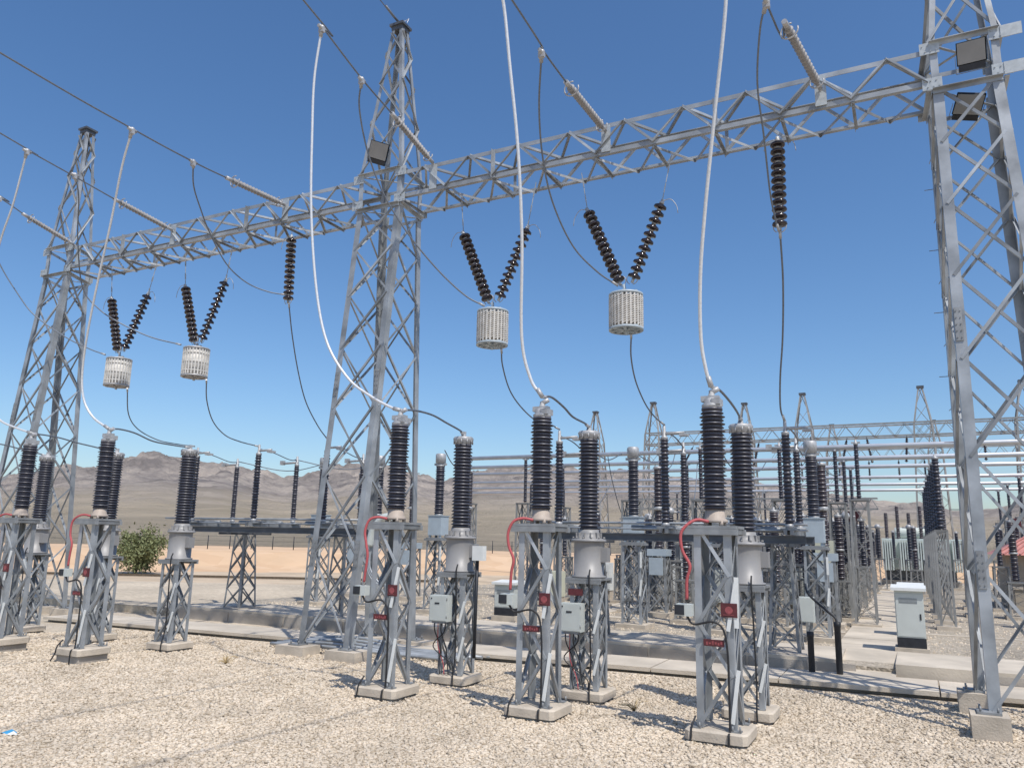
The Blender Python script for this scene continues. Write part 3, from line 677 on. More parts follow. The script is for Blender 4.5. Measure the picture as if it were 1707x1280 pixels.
DROPS = {
 'tA3':[(-4.0, -0.67, 11.06), (-4.16, -0.59, 10.19), (-4.2, -0.5, 9.22), (-4.2, -0.38, 7.83), (-4.08, -0.25, 6.46), (-3.84, -0.17, 5.52), (-3.41, -0.1, 4.89), (-2.95, -0.05, 4.56), (-2.55, -0.01, 4.36), (-2.41, 0.0, 4.32)],
 'tA4':[(-0.1, -1.6, 10.2), (-0.07, -1.32, 9.88), (-0.05, -1.1, 8.97), (-0.03, -0.83, 7.81), (-0.09, -0.53, 6.57), (-0.22, -0.22, 5.25), (-0.14, -0.07, 4.65), (0.02, 0.0, 4.38)],
 'tA5':[(3.0, -1.55, 10.3), (3.02, -1.4, 9.7), (3.0, -1.23, 8.95), (2.73, -0.85, 7.6), (2.52, -0.56, 6.54), (2.39, -0.35, 5.75), (2.33, -0.16, 5.01), (2.36, -0.06, 4.59), (2.41, 0.0, 4.36)],
 'tL3':[(-8.09, -1.14, 9.84), (-8.46, -1.0, 9.21), (-8.87, -0.8, 8.25), (-9.32, -0.6, 7.28), (-9.74, -0.4, 6.28), (-9.99, -0.24, 5.48), (-9.97, -0.15, 4.94), (-9.73, -0.07, 4.58), (-9.3, 0.0, 4.33)],
 'tL2':[(-11.89, -0.87, 10.37), (-12.38, -0.72, 9.31), (-12.86, -0.61, 8.53), (-13.33, -0.44, 7.32), (-13.58, -0.28, 6.02), (-13.32, -0.16, 5.08), (-12.78, -0.1, 4.67), (-12.32, -0.05, 4.5), (-11.75, 0.0, 4.35)],
 'j3':[(-2.41, 0.0, 4.32), (-2.42, 0.37, 4.38), (-2.4, 0.88, 4.38), (-2.4, 1.35, 4.31), (-2.38, 1.79, 4.23), (-2.41, 1.95, 4.17)],
 'j4':[(0.02, 0.0, 4.38), (0.02, 0.32, 4.43), (-0.01, 0.84, 4.37), (-0.05, 1.3, 4.29), (-0.03, 1.76, 4.25), (-0.03, 1.95, 4.21)],
 'j5':[(2.42, 0.0, 4.36), (2.44, 0.36, 4.38), (2.44, 0.96, 4.34), (2.43, 1.51, 4.28), (2.41, 1.95, 4.21)],
 'jL3':[(-9.3, 0.0, 4.33), (-9.32, 0.25, 4.36), (-9.34, 0.61, 4.33), (-9.35, 1.06, 4.22), (-9.31, 1.56, 4.19), (-9.26, 1.95, 4.18)],
 'jL2':[(-11.75, 0.0, 4.35), (-11.79, 0.56, 4.34), (-11.78, 1.05, 4.27), (-11.73, 1.61, 4.2), (-11.69, 1.95, 4.12)],
 'jL1':[(-14.27, 0.0, 4.55), (-14.35, 0.59, 4.35), (-14.33, 1.0, 4.3), (-14.3, 1.37, 4.24), (-14.25, 1.76, 4.18), (-14.21, 1.95, 4.14)],
 'sR1':[(-4.0, 0.48, 10.73), (-4.26, 0.78, 10.38), (-4.39, 1.28, 9.72), (-4.31, 1.76, 9.03), (-4.04, 2.26, 8.35), (-3.62, 2.76, 7.69), (-3.2, 3.16, 7.22), (-2.87, 3.4, 7.02)],
 'sR2':[(-0.12, 0.1, 9.94), (-0.48, 0.8, 9.45), (-0.7, 1.45, 8.88), (-0.76, 2.04, 8.3), (-0.62, 2.63, 7.69), (-0.32, 3.08, 7.3), (-0.02, 3.4, 7.08)],
 'sR3':[(3.23, 0.6, 10.09), (3.08, 0.94, 9.91), (2.91, 1.61, 9.45), (2.88, 2.24, 8.91), (2.84, 2.95, 8.22), (2.86, 3.29, 7.87), (2.89, 3.45, 7.69)],
 'sL1':[(-8.1, 0.3, 9.86), (-8.53, 0.72, 9.6), (-8.77, 1.17, 9.27), (-8.94, 1.62, 8.92), (-9.01, 2.22, 8.42), (-8.85, 2.69, 8.11), (-8.57, 3.1, 7.97), (-8.29, 3.45, 7.95)],
 'sL2':[(-11.83, 0.2, 10.28), (-12.09, 0.52, 9.91), (-12.83, 1.1, 9.21), (-13.43, 1.77, 8.29), (-13.24, 2.14, 7.82), (-12.85, 2.5, 7.5), (-12.28, 2.96, 7.2), (-11.66, 3.4, 7.04)],
 'sL3':[(-15.9, 0.85, 10.76), (-16.41, 0.95, 10.6), (-17.05, 1.33, 10.14), (-17.03, 1.7, 9.41), (-16.75, 2.09, 8.69), (-16.39, 2.43, 8.1), (-15.62, 2.87, 7.52), (-14.98, 3.2, 7.19), (-14.58, 3.4, 7.04)],
 'oR1':[(-2.54, 3.55, 6.12), (-2.72, 3.96, 5.88), (-2.86, 4.58, 5.49), (-2.83, 5.11, 5.19), (-2.69, 5.6, 4.96), (-2.51, 5.95, 4.92), (-2.4, 6.2, 4.84)],
 'oR2':[(0.18, 3.55, 6.15), (-0.02, 4.14, 5.87), (-0.14, 4.78, 5.53), (-0.15, 5.42, 5.18), (-0.08, 5.87, 4.96), (0.03, 6.2, 4.83)],
 'oR3':[(2.9, 3.5, 7.70), (2.82, 4.2, 7.02), (2.67, 4.97, 6.22), (2.51, 5.57, 5.55), (2.43, 6.0, 5.03), (2.47, 6.2, 4.79)],
 'oL1':[(-8.25, 3.5, 7.75), (-8.62, 4.09, 7.14), (-8.97, 4.77, 6.4), (-9.17, 5.35, 5.74), (-9.15, 5.85, 5.18), (-9.05, 6.2, 4.82)],
 'oL2':[(-10.81, 3.55, 6.09), (-11.36, 4.11, 5.7), (-11.73, 4.7, 5.27), (-11.79, 5.2, 4.97), (-11.69, 5.65, 4.84), (-11.51, 6.2, 4.76)],
 'oL3':[(-13.73, 3.55, 6.07), (-14.44, 4.2, 5.53), (-14.58, 4.65, 5.18), (-14.45, 5.22, 4.94), (-14.25, 5.73, 4.87), (-14.04, 6.2, 4.85)],
}
DL = {
 'tA3': ('thick bright conductor dropping from the line beside the middle tower', 'alu', .022), 'tA4': ('thick bright conductor dropping past the left trap of the right bay', 'alu', .024),
 'tA5': ('thick bright conductor dropping to the nearest surge arrester at right', 'alu', .024), 'tL3': ('thick bright conductor dropping in front of the left crossbeam end', 'alu', .022),
 'tL2': ('thick bright conductor at the left edge of the picture', 'alu', .021),
 'j3': ('short jumper between arrester and voltage transformer just right of the middle tower', 'wire', .017), 'j4': ('short jumper arching from the middle arrester to its voltage transformer', 'wire', .017),
 'j5': ('short jumper from the nearest arrester to the voltage transformer beside it', 'wire', .017), 'jL3': ('long jumper onto the separate voltage transformer right of the bush', 'wire', .016),
 'jL2': ('jumper crossing the left tower legs to the second voltage transformer', 'wire', .015), 'jL1': ('jumper entering at the left edge to the leftmost voltage transformer', 'wire', .015),
 'sR1': ('thin slack conductor passing behind the middle tower to the third line trap', 'wire', .016), 'sR2': ('thin slack conductor curving down to the largest rightmost line trap', 'wire', .016),
 'sR3': ('thin conductor to the single hanging insulator beside the right tower', 'wire', .015), 'sL1': ('thin conductor looping to the single hanging insulator left of the middle tower', 'wire', .015),
 'sL2': ('thin conductor sagging behind the V strings to the second line trap from left', 'wire', .015), 'sL3': ('thin conductor sagging from the left edge to the leftmost line trap', 'wire', .015),
 'oR1': ('conductor hanging under the third line trap from the left', 'wire', .015), 'oR2': ('conductor hanging under the rightmost line trap', 'wire', .015),
 'oR3': ('nearly vertical conductor below the single insulator by the right tower', 'wire', .017), 'oL1': ('long conductor below the single insulator left of the middle tower', 'wire', .015),
 'oL2': ('conductor hanging under the second line trap from the left', 'wire', .015), 'oL3': ('conductor hanging under the leftmost line trap', 'wire', .015),
}
for k, pts in DROPS.items():
    lab, m_, rr = DL[k]; p0 = V(pts[0])
    r = thing('jumper_cable', lab, 'cable', p0, group='conductors dropping between the apparatus')
    loc = [V(p) - p0 for p in pts]
    MB().tube(catmull(loc, 8), rr, 8).build('conductor', m_, r)
    c = MB(); d = (loc[1] - loc[0]).normalized()
    if k[0] in 'ts':
        c.sphere((0, 0, 0), .055, 8); c.cyl((0, -.09, 0), (0, .09, 0), .032, 8); c.cyl(d * .0, d * .16, .034, 8)
        c.box(-.05, -.03, -.09, .05, .03, .0)
    else: c.cyl(d * -.02, d * .12, rr * 1.5, 8)
    c.build('clamp', 'capm', r); c = MB()
    d2 = (loc[-2] - loc[-1]).normalized(); c.cyl(loc[-1], loc[-1] + d2 * .14, rr * 1.5, 8)
    c.build('clamp', 'capm', r)
# earth wire from the peaks
for (ap, lab) in (((-5.42, 3.45, 14.3), 'earth wire leaving the peak cap of the middle tower'),):
    r = thing('earth_wire', lab, 'cable', ap)
    MB().tube(catmull([(0, 0, 0), (-.02, -.5, .09), (-.04, -1.2, .2), (-.2, -14, 2.4), (-.4, -30, 6)], 4), .012, 6).build('conductor', 'wire', r)
    MB().tube([(0, -.02, 0), (-.012, -.25, .035), (-.02, -.55, .1)], .03, 8).build('dead_end_clamp', 'wire', r)
    MB().tube(catmull([(0, 0, .0), (.1, .1, .10), (.22, .05, .08), (.25, -.05, -.1)], 6), .008, 6).build('bond_wire', 'alu', r)

# ------------------------------------------------------------------ disc strings and line traps
def disc_string(top, a, b, n, r_, lab, up_to):
    """discs from a (upper) to b (lower); link from up_to on the beam to a"""
    a = V(a); b = V(b); up_to = V(up_to)
    r = thing('disc_insulator_string', lab, 'insulator string', up_to, group='dark disc insulator strings under the crossbeams')
    A = a - up_to; B = b - up_to; d = (A - B); L = d.length; d.normalize(); h = L / n
    prof = []
    for i in range(n):
        z = h * i
        prof += [(.028, z), (.028, z + h * .10), (r_ * .55, z + h * .14), (r_ * .93, z + h * .16), (r_, z + h * .27), (r_ * .93, z + h * .50), (r_ * .62, z + h * .66), (.045, z + h * .78), (.04, z + h * .98)]
    sk = MB().lathe(prof, B, 18, d); nf = len(sk.f)
    for i in range(n): sk.cyl(B + d * (h * (i + .80)), B + d * (h * (i + 1.06)), .047, 8)
    so_ = sk.build('disc_stack', 'disc', r); so_.data.materials.append(M['capm'])
    for q in range(nf, len(sk.f)): so_.data.polygons[q].material_index = 1
    MB().cyl(B - d * .08, B + d * .02, .03, 8).build('end_socket', 'galv', r)
    lk = MB(); Lk = A.length
    if Lk > .12:
        k = max(2, int(Lk / .16))
        for i in range(k):
            p = A * (i / k); q = A * ((i + .92) / k); lk.bar(p, q, .035 if i % 2 else .014, .012, (1, 0, 0) if i % 2 else (0, 1, 0))
    lk.cyl(A - d * .02, A + d * .06, .035, 8)
    lk.build('link', 'galv', r)
    hn = MB(); sx = -1 if A.x > B.x + .05 else 1
    if A.x < B.x - .05: sx = -1
    elif A.x > B.x + .05: sx = 1
    hn.tube(catmull([A + V((0, 0, .02)), A + V((sx * .16, 0, .04)), A + V((sx * .27, 0, -.1)), A + V((sx * .30, 0, -.26))], 5), .007, 6)
    if A.x < B.x + .05 and A.x > B.x - .05: hn.tube(catmull([A + V((0, 0, .02)), A + V((-.16, 0, .0)), A + V((-.24, 0, -.16))], 5), .007, 6)
    hn.build('arcing_horn', 'capm', r); hn = MB()
    Bn = B - d * .06; hn.tube([Bn + V((.11 * math.cos(t), 0, .06 + .11 * math.sin(t))) for t in np.linspace(-1.5, 4.2, 16)], .008, 6)
    hn.build('arcing_horn', 'capm', r)

TR = [  # centre x, z top, z bottom, radius, V top left, right, bottom, labels
 (.10, 6.90, 6.24, .315, (-.67, 3.5, 8.73), (.82, 3.5, 8.63), (.06, 3.5, 7.16), 'rightmost line trap', -.80, 1.02),
 (-2.73, 6.90, 6.22, .315, (-3.49, 3.5, 8.72), (-1.98, 3.5, 8.6), (-2.74, 3.5, 7.15), 'third line trap from left', -3.57, -1.80),
 (-11.20, 6.90, 6.20, .315, (-11.86, 3.5, 8.64), (-10.42, 3.5, 8.61), (-11.2, 3.5, 7.10), 'second line trap from left', -11.98, -10.27),
 (-14.12, 6.88, 6.17, .315, (-14.76, 3.5, 8.67), (-13.27, 3.5, 8.62), (-14.15, 3.5, 7.14), 'leftmost line trap', -14.9, -13.03),
]
for i, (cx, z1, z0, rad, vl, vr, vb, nm, ul, ur) in enumerate(TR):
    white = i < 2
    r = thing('line_trap', ('pale cylindrical line trap with lattice patterned cage, ' if white else 'pale cylindrical line trap with vertical ribs, ') + nm, 'line trap', (cx, 3.5, z0), group='cylindrical line traps hanging on V strings')
    H = z1 - z0
    MB().lathe([(rad * .93, .05), (rad * .93, H - .05)], (0, 0, 0), 32).build('coil', 'concd' if white else 'trapw', r)
    cg = MB(); nb = 26
    for k in range(nb):
        a = 2 * math.pi * k / nb; a2 = a + math.pi / nb; e = V((math.cos(a), math.sin(a), 0)); t_ = V((-math.sin(a), math.cos(a), 0))
        cg.frame(e * rad * .975 + V((0, 0, H / 2)), t_ * .014, e * .012, V((0, 0, H / 2 - .03)))
        if white:
            for q in range(13):
                z = .06 + (H - .12) * q / 13 + (.02 if k % 2 else 0)
                p1 = V((math.cos(a) * rad, math.sin(a) * rad, z)); p2 = V((math.cos(a + 2 * math.pi / nb) * rad, math.sin(a + 2 * math.pi / nb) * rad, z + .035))
                cg.bar(p1, p2, .014, .016, e)
    if not white:
        for z in (.12, H * .5, H - .12): cg.lathe([(rad * .985, z - .012), (rad * 1.0, z - .012), (rad * 1.0, z + .012), (rad * .985, z + .012)], (0, 0, 0), 32, cap=False)
    cg.build('cage', 'trapw' if white else 'trapw', r)
    for z, s_ in ((0, 1), (H, -1)):
        e_ = MB()
        for k in range(4):
            a = math.pi * k / 4 + .2; d_ = V((math.cos(a), math.sin(a), 0)) * rad
            e_.bar(-d_ + V((0, 0, z + k * .003)), d_ + V((0, 0, z + k * .003)), .05 if z else .06, .05, (0, 0, 1))
        e_.lathe([(rad * .86, z - .02), (rad * 1.02, z - .02), (rad * 1.02, z + .02), (rad * .86, z + .02), (rad * .86, z - .02)], (0, 0, 0), 32, cap=False)
        if z:
            e_.cyl((0, 0, H), (vb[0] - cx, 0, vb[2] - z0 - .04), .03, 8); e_.box(-.14, -.03, H, .14, .03, H + .09); e_.bar((-rad * .7, -.02, H + .03), (0, 0, H + .03), .06, .02, (0, 0, 1))
        else:
            e_.cyl((0, 0, 0), (0, 0, -.1), .03, 8); e_.bar((-.06, 0, -.04), (.14, .05, -.06), .05, .015, (0, 0, 1))
        e_.build('end_spider', 'boxb' if white else 'capm', r)
    cb = cx
    disc_string(None, vl, (cb - .13, 3.5, vb[2] + .03), 13 if i < 2 else 12, .125, 'left string of the V above the ' + nm, (ul, 3.5, BZ0 - .02))
    disc_string(None, vr, (cb + .15, 3.5, vb[2] + .05), 11, .125, 'right string of the V above the ' + nm, (ur, 3.5, BZ0 - .02))
    yk = MB()
disc_string(None, (2.93, 3.5, 9.42), (2.90, 3.5, 7.80), 12, .13, 'single vertical disc string hanging beside the right edge tower', (2.93, 3.5, BZ0 - .02))
disc_string(None, (-8.33, 3.5, 9.42), (-8.28, 3.5, 7.84), 12, .125, 'single vertical disc string hanging left of the middle tower', (-8.33, 3.5, BZ0 - .02))

# ------------------------------------------------------------------ surge arresters
def arrester(x, lab, first=None, z=0.0):
    jr = random.Random(int(x * 10) + 99); J = lambda a: jr.uniform(-a, a)
    r = thing('surge_arrester', lab, 'surge arrester', (x, 0, z), group='surge arresters in the front row')
    plinth(r, .36, .34, .27)
    b0, b1 = .23, .22
    for a in (-1, 1):
        for b in (-1, 1):
            ft = MB(); ft.box(a * b0 - .055, b * b0 - .055, .262, a * b0 + .055, b * b0 + .055, .285)
            bolts(ft, [(a * (b0 + .045), b * (b0 + .045), .28), (a * (b0 - .04), b * (b0 + .045), .28)], .012, .06)
            ft.build('foot_plate', 'galv_dull', r)
    lattice(None, r, sq(0, 0, b0, b0, .28), sq(0, 0, b1, b1, 2.56), 4, .085, .042, .007, 'galv', 1.0, single=True)
    mb = MB(); mb.box(-.30, -.27, 2.565, .30, .27, 2.60)
    for s_ in (-1, 1):
        mb.box(-.32, s_ * .25 - .025, 2.49, .32, s_ * .25 + .025, 2.562)
    mb.box(-.29, -.22, 2.50, -.25, .22, 2.560); mb.box(.25, -.22, 2.50, .29, .22, 2.560)
    mb.build('platform', 'galv_dull', r)
    b = MB(); b.lathe([(.155, 2.64), (.155, 2.67), (.125, 2.70), (.118, 2.80)], (0, 0, 0), 20)
    for k in range(4): 
        a = math.pi / 4 + k * math.pi / 2; b.cyl((.13 * math.cos(a), .13 * math.sin(a), 2.60), (.13 * math.cos(a), .13 * math.sin(a), 2.66), .028, 8)
    b.build('base_casting', 'beige', r)
    MB().lathe(sheds(.162, .118, 2.80, 4.08, 26, .90), (0, 0, 0), 24).build('porcelain_column', 'porc', r)
    c = MB(); c.lathe([(.125, 4.08), (.13, 4.12), (.10, 4.15), (.10, 4.20), (.05, 4.22), (.03, 4.30)], (0, 0, 0), 18)
    c.box(-.13, -.05, 4.17, .10, .05, 4.24); c.box(.02, -.11, 4.12, .12, .11, 4.20); c.cyl((-.02, 0, 4.28), (.09, .02, 4.34), .035, 8)
    c.build('top_terminal', 'capm', r)
    # counter, red earth lead, nameplate, conduit, black cable
    MB().tube(catmull([(-.05, -.14, 2.65), (-.18, -.20, 2.67), (-.29, -.26, 2.63 + J(.03)), (-.335 + J(.03), -.29, 2.50 + J(.04)), (-.32 + J(.03), -.30, 2.3), (-.27 + J(.02), -.30, 2.12), (-.28 + J(.015), -.30, 1.95), (-.30, -.30, 1.72)], 7), .019, 8).build('earth_lead', 'red', r)
    cb = MB(); cb.box(-.42, -.36, 1.53, -.235, -.235, 1.67); co = cb.build('surge_counter', 'boxg', r)
    MB().box(-.435, -.375, 1.545, -.32, -.361, 1.658).build('dial', 'dark', co)
    return r
def nameplate(r, x, y, z, w_=.17, h=.19, m1='redbox'):
    o = MB().box(x - w_ / 2, y - .03, z - h / 2, x + w_ / 2, y, z + h / 2).build('nameplate', m1, r)
    k = MB(); k.lathe([(.045, 0), (.045, .004)], (x, y - .031, z), 14, (0, -1, 0)); k.box(x - w_ * .35, y - .036, z - h * .36, x + w_ * .3, y - .031, z - h * .30)
    k.build('nameplate_mark', 'redmark', o)
AR = [(-11.74, 'surge arrester at the left edge, its lattice stand cut by the frame', 0), (-9.28, 'surge arrester closest to the left of the green bush', 0),
      (-2.41, 'surge arrester standing in front of the middle tower legs', 0), (.02, 'surge arrester in the middle of the picture, second nearest to the viewer', 0), (2.41, 'nearest surge arrester, its base lowest in the picture', 0)]
for i, (x, lab, z) in enumerate(AR):
    r = arrester(x, lab)
    nameplate(r, .19, -.245, 1.62, .19 if i == 4 else .15, .16)
    o = MB().box(-.12, -.27, 1.20, .12, -.245, 1.275).build('rating_plate', 'redbox', r)
    kk = MB()
    for q in range(6): kk.box(-.09 + q * .034, -.274, 1.215 + .008 * (q % 2), -.068 + q * .034, -.271, 1.258 - .008 * ((q + 1) % 3))
    kk.build('plate_lettering', 'redmark', o)
    for (p_, q_) in (((.275, -.25, 1.95), (.17, -.26, 1.38)), ((.275, -.25, .95), (.19, -.26, .36))):
        MB().bar(p_, q_, .045, .016, (0, 1, 0)).build('conduit', 'white', r)
    if i == 4: MB().bar((.28, -.25, 2.0), (.27, -.26, 1.42), .05, .016, (0, 1, 0)).build('conduit', 'white', r)
    MB().tube(catmull([(-.30, -.32, 1.53), (-.22, -.31, 1.44), (0, -.30, 1.48), (.12, -.29, 1.40), (.16, -.28, 1.15), (.165, -.28, .8), (.16, -.28, .3), (.16, -.355, .24), (.16, -.36, -.02)], 6), .014, 6).build('earth_cable', 'black', r)
    MB().tube(catmull([(-.24, -.25, .40), (-.27, -.33, .29), (-.28, -.36, .15), (-.34, -.42, -.02)], 5), .012, 6).build('earth_cable', 'black', r)

# ------------------------------------------------------------------ capacitor voltage transformers
def cvt(x, y, lab, box=0):  # tank, lid, porcelain, cap on a lattice stand
    r = thing('voltage_transformer', lab, 'voltage transformer', (x, y, 0), group='voltage transformers behind the arresters')
    plinth(r, .35, .33, .16)
    b0, b1 = .225, .225
    lattice(None, r, sq(0, 0, b0, b0, .165), sq(0, 0, b1, b1, 1.78), 3, .07, .038, .007, 'galv', 1.0, single=False)
    p = MB(); p.box(-.29, -.27, 1.78, .29, .27, 1.815)
    for s_ in (-1, 1): p.box(-.29, s_ * .25 - .02, 1.73, .29, s_ * .25 + .02, 1.778)
    p.build('platform', 'galv_dull', r)
    MB().lathe([(.27, 1.82), (.27, 1.845), (.235, 1.85), (.235, 2.36), (.24, 2.37)], (0, 0, 0), 32).build('tank', 'tank', r)
    l = MB(); l.lathe([(.275, 2.37), (.28, 2.385), (.27, 2.41), (.19, 2.425), (.17, 2.50), (.155, 2.56)], (0, 0, 0), 28)
    for k in range(12):
        a = 2 * math.pi * k / 12; l.cyl((.25 * math.cos(a), .25 * math.sin(a), 2.42), (.25 * math.cos(a), .25 * math.sin(a), 2.445), .014, 6)
        l.frame(V((.18 * math.cos(a), .18 * math.sin(a), 2.47)), V((math.cos(a), math.sin(a), 0)) * .03, V((-math.sin(a), math.cos(a), 0)) * .007, V((0, 0, .04)))
    l.build('tank_lid', 'tank', r)
    s_ = MB(); s_.box(.22, -.07, 2.06, .33, .08, 2.28); s_.build('secondary_box', 'tank', r)
    MB().lathe(sheds(.174, .132, 2.56, 4.0, 24, .97), (0, 0, 0), 26).build('porcelain_column', 'porc', r)
    c = MB(); c.lathe([(.135, 4.0), (.15, 4.03), (.17, 4.07), (.182, 4.11), (.16, 4.14), (.05, 4.15), (.035, 4.20)], (0, 0, 0), 24)
    for k in range(10):
        a = 2 * math.pi * k / 10; c.cyl((.165 * math.cos(a), .165 * math.sin(a), 4.01), (.165 * math.cos(a), .165 * math.sin(a), 4.10), .012, 6)
    c.box(-.03, -.02, 4.14, .03, .04, 4.24); c.build('top_terminal', 'capm', r)
    if box:
        bx = MB(); bx.box(-.32, -.40, 1.02, .03, -.245, 1.44); bo = bx.build('junction_box', 'boxg', r)
        d = MB(); d.box(-.305, -.41, 1.035, .015, -.401, 1.425); d.build('box_door', 'boxg', bo)
        d = MB(); d.box(-.21, -.416, 1.30, -.12, -.411, 1.325); d.box(-.285, -.418, 1.38, -.265, -.411, 1.40); d.build('box_latch', 'dark', bo)
        for hz in (1.08, 1.36): MB().cyl((.018, -.405, hz), (.018, -.405, hz + .05), .008, 6).build('hinge', 'galv_dull', bo)
        gl = MB(); gl.box(-.27, -.39, .99, -.02, -.28, 1.019); gl.build('gland_plate', 'galv_dull', bo)
        for q in range(4):
            MB().tube(catmull([(-.25 + q * .07, -.33, 1.03), (-.25 + q * .06, -.31, .85), (-.15 + q * .05 * (-1) ** q, -.27, .6), (-.18 + q * .08, -.26, .35), (-.13 + q * .08, -.30, .18)], 6), .010 if q != 1 else .008, 6).build('control_cable', 'black' if q != 1 else 'red', r)
    cd = MB(); cd.bar((.27, -.25, 1.35), (.18, -.26, 1.0), .04, .015, (0, 1, 0)); cd.build('conduit', 'white', r)
    cd = MB(); cd.bar((.27, -.25, .78), (.18, -.26, .4), .04, .015, (0, 1, 0)); cd.build('conduit', 'white', r)
    MB().tube(catmull([(.12, -.26, 1.95), (.12, -.30, 1.80), (.13, -.29, 1.3), (.14, -.28, .5), (.14, -.345, .16), (.15, -.36, -.02)], 6), .013, 6).build('earth_cable', 'black', r)
    return r
CV = [(-14.2, 'leftmost voltage transformer, seen through the left tower legs', 0), (-11.66, 'voltage transformer half hidden behind the arrester left of the bush', 0), (-9.28, 'voltage transformer standing alone just right of the green bush', 0),
      (-2.41, 'voltage transformer with pale junction box, nearest to the middle tower', 1), (-.03, 'voltage transformer in mid picture with pale junction box on its front', 1), (2.40, 'voltage transformer directly behind the nearest surge arrester', 0)]
for x, lab, b in CV:
    r = cvt(x, 1.95, lab, b)
    if x == -2.41:
        bb = MB().box(.36, -.20, 2.02, .56, -.07, 2.26).build('side_box', 'white', r)
        MB().tube([(.42, -.12, 2.02), (.41, -.12, 1.2), (.405, -.12, .45)], .03, 8).build('riser_pipe', 'dark', r)
    if x == -.03:
        o = MB().box(-.24, -.27, 1.55, .0, -.25, 1.65).build('rating_plate', 'redbox', r)

# ------------------------------------------------------------------ disconnectors
def lattice_stand(x, y, z0, z1, hx, hy, name, lab, cat, m='galv', np_=4, grp=None):
    r = thing(name, lab, cat, (x, y, 0), group=grp)
    mb = MB(); mb.box(-hx - .18, -hy - .18, z0 - .3, hx + .18, hy + .18, z0 + .08); mb.build('concrete_base', 'conc', r)
    lattice(None, r, sq(0, 0, hx, hy, z0 + .08), sq(0, 0, hx * .8, hy * .8, z1), np_, .07, .038, .006, m, 1.0)
    return r
def disc_frame(xa, xb, sup, lab, y=7.0, ends=None):
    r = thing('steel_support', lab, 'support frame', ((xa + xb) / 2, y, 0), group='low steel supports under the disconnectors')
    ox = (xa + xb) / 2
    for s_ in (-.75, .75):
        mb = MB(); mb.box(xa - ox, s_ - .05, 2.40, xb - ox, s_ + .05, 2.425); mb.box(xa - ox, s_ - .05, 2.535, xb - ox, s_ + .05, 2.56); mb.box(xa - ox, s_ - .012, 2.425, xb - ox, s_ + .012, 2.535)
        mb.build('channel_beam', 'beamdark', r)
    for sx in sup:
        mb = MB(); mb.box(sx - ox - .42, -.5, -.1, sx - ox + .42, .5, YZ + .12); mb.build('concrete_base', 'concd', r)
        lattice(None, r, sq(sx - ox, 0, .30, .32, YZ + .12), sq(sx - ox, 0, .19, .22, 2.36), 4, .055, .03, .006, 'galv_dull', 1.0)
        mb = MB(); mb.box(sx - ox - .24, -.78, 2.34, sx - ox - .2, .78, 2.398); mb.box(sx - ox + .2, -.78, 2.34, sx - ox + .24, .78, 2.398); mb.build('cross_channel', 'beamdark', r)
    rod = MB(); rod.cyl((xa - ox - (1.2 if xa < -5 else .3), -.35, 2.78), (xb - ox, -.35, 2.78), .028, 8)
    rod.cyl((xa - ox - .3, -.55, 2.66), (xb - ox, -.55, 2.66), .018, 8)
    rod.build('drive_rod', 'galv', r)
    return r
disc_frame(-14.3, -8.1, (-12.55, -8.95), 'long dark disconnector frame on two lattice legs left of the middle tower')
disc_frame(-3.1, 2.75, (-1.9, 2.2), 'long dark disconnector frame passing behind the right bay arresters')
def disc_pole(x, lab):
    r = thing('disconnector', lab, 'disconnector', (x, 7.0, 0), group='dark post disconnectors on the low frames')
    b = MB(); b.box(-.09, -1.0, 2.57, -.03, 1.0, 2.66); b.box(.03, -1.0, 2.57, .09, 1.0, 2.66); b.box(-.16, -.92, 2.66, .16, -.6, 2.70); b.box(-.16, .6, 2.66, .16, .92, 2.70)
    b.cyl((-.85, -.45, 2.68), (.08, -.42, 2.67), .06, 12); b.cyl((-.35, .1, 2.70), (.2, .1, 2.70), .035, 10); b.box(-.2, -.3, 2.6, .0, .3, 2.75)
    b.build('base_channel', 'galv_dull', r)
    for y0, rr, zt in ((-.8, .10, 4.52), (.75, .085, 4.35)):
        o = MB().lathe(sheds(rr, rr * .68, 2.78, zt, 22, .9), (0, y0, 0), 18).build('post_insulator', 'porc', r)
        c = MB(); c.lathe([(rr * .8, 2.70), (rr * .8, 2.78)], (0, y0, 0), 14); c.build('post_foot', 'capm', o); c = MB(); c.lathe([(rr * .75, zt), (rr * .8, zt + .05), (.04, zt + .07), (.03, zt + .29)], (0, y0, 0), 14); c.build('post_fitting', 'capm', o)
    a = MB(); a.cyl((.0, -.8, 4.64), (.42, -.75, 4.66), .03, 8); a.box(.32, -.83, 4.58, .5, -.67, 4.63); a.cyl((-.55, .75, 4.44), (.05, .75, 4.46), .032, 8); a.box(-.62, .70, 4.40, -.5, .80, 4.52)
    a.build('contact_arm', 'capm', r)
    MB().tube(catmull([(.0, -.8, 4.7), (.1, -.3, 4.62), (.1, .3, 4.5), (0, .75, 4.52)], 6), .014, 6).build('braid', 'wire', r)
    return r
p0 = disc_pole(-13.9, 'disconnector behind the lone left voltage transformer')
for x, lab in ((-11.5, 'disconnector in the middle of the left frame, against the hills'), (-9.08, 'disconnector overlapped by the left leg of the middle tower'), (-2.4, 'disconnector between the mid picture arrester and its voltage transformer'),
               (.02, 'disconnector in the middle of the right frame, under the rightmost line trap'), (2.47, 'disconnector right of the nearest voltage transformer')):
    dup(p0, (x, 7.0, 0), lab)

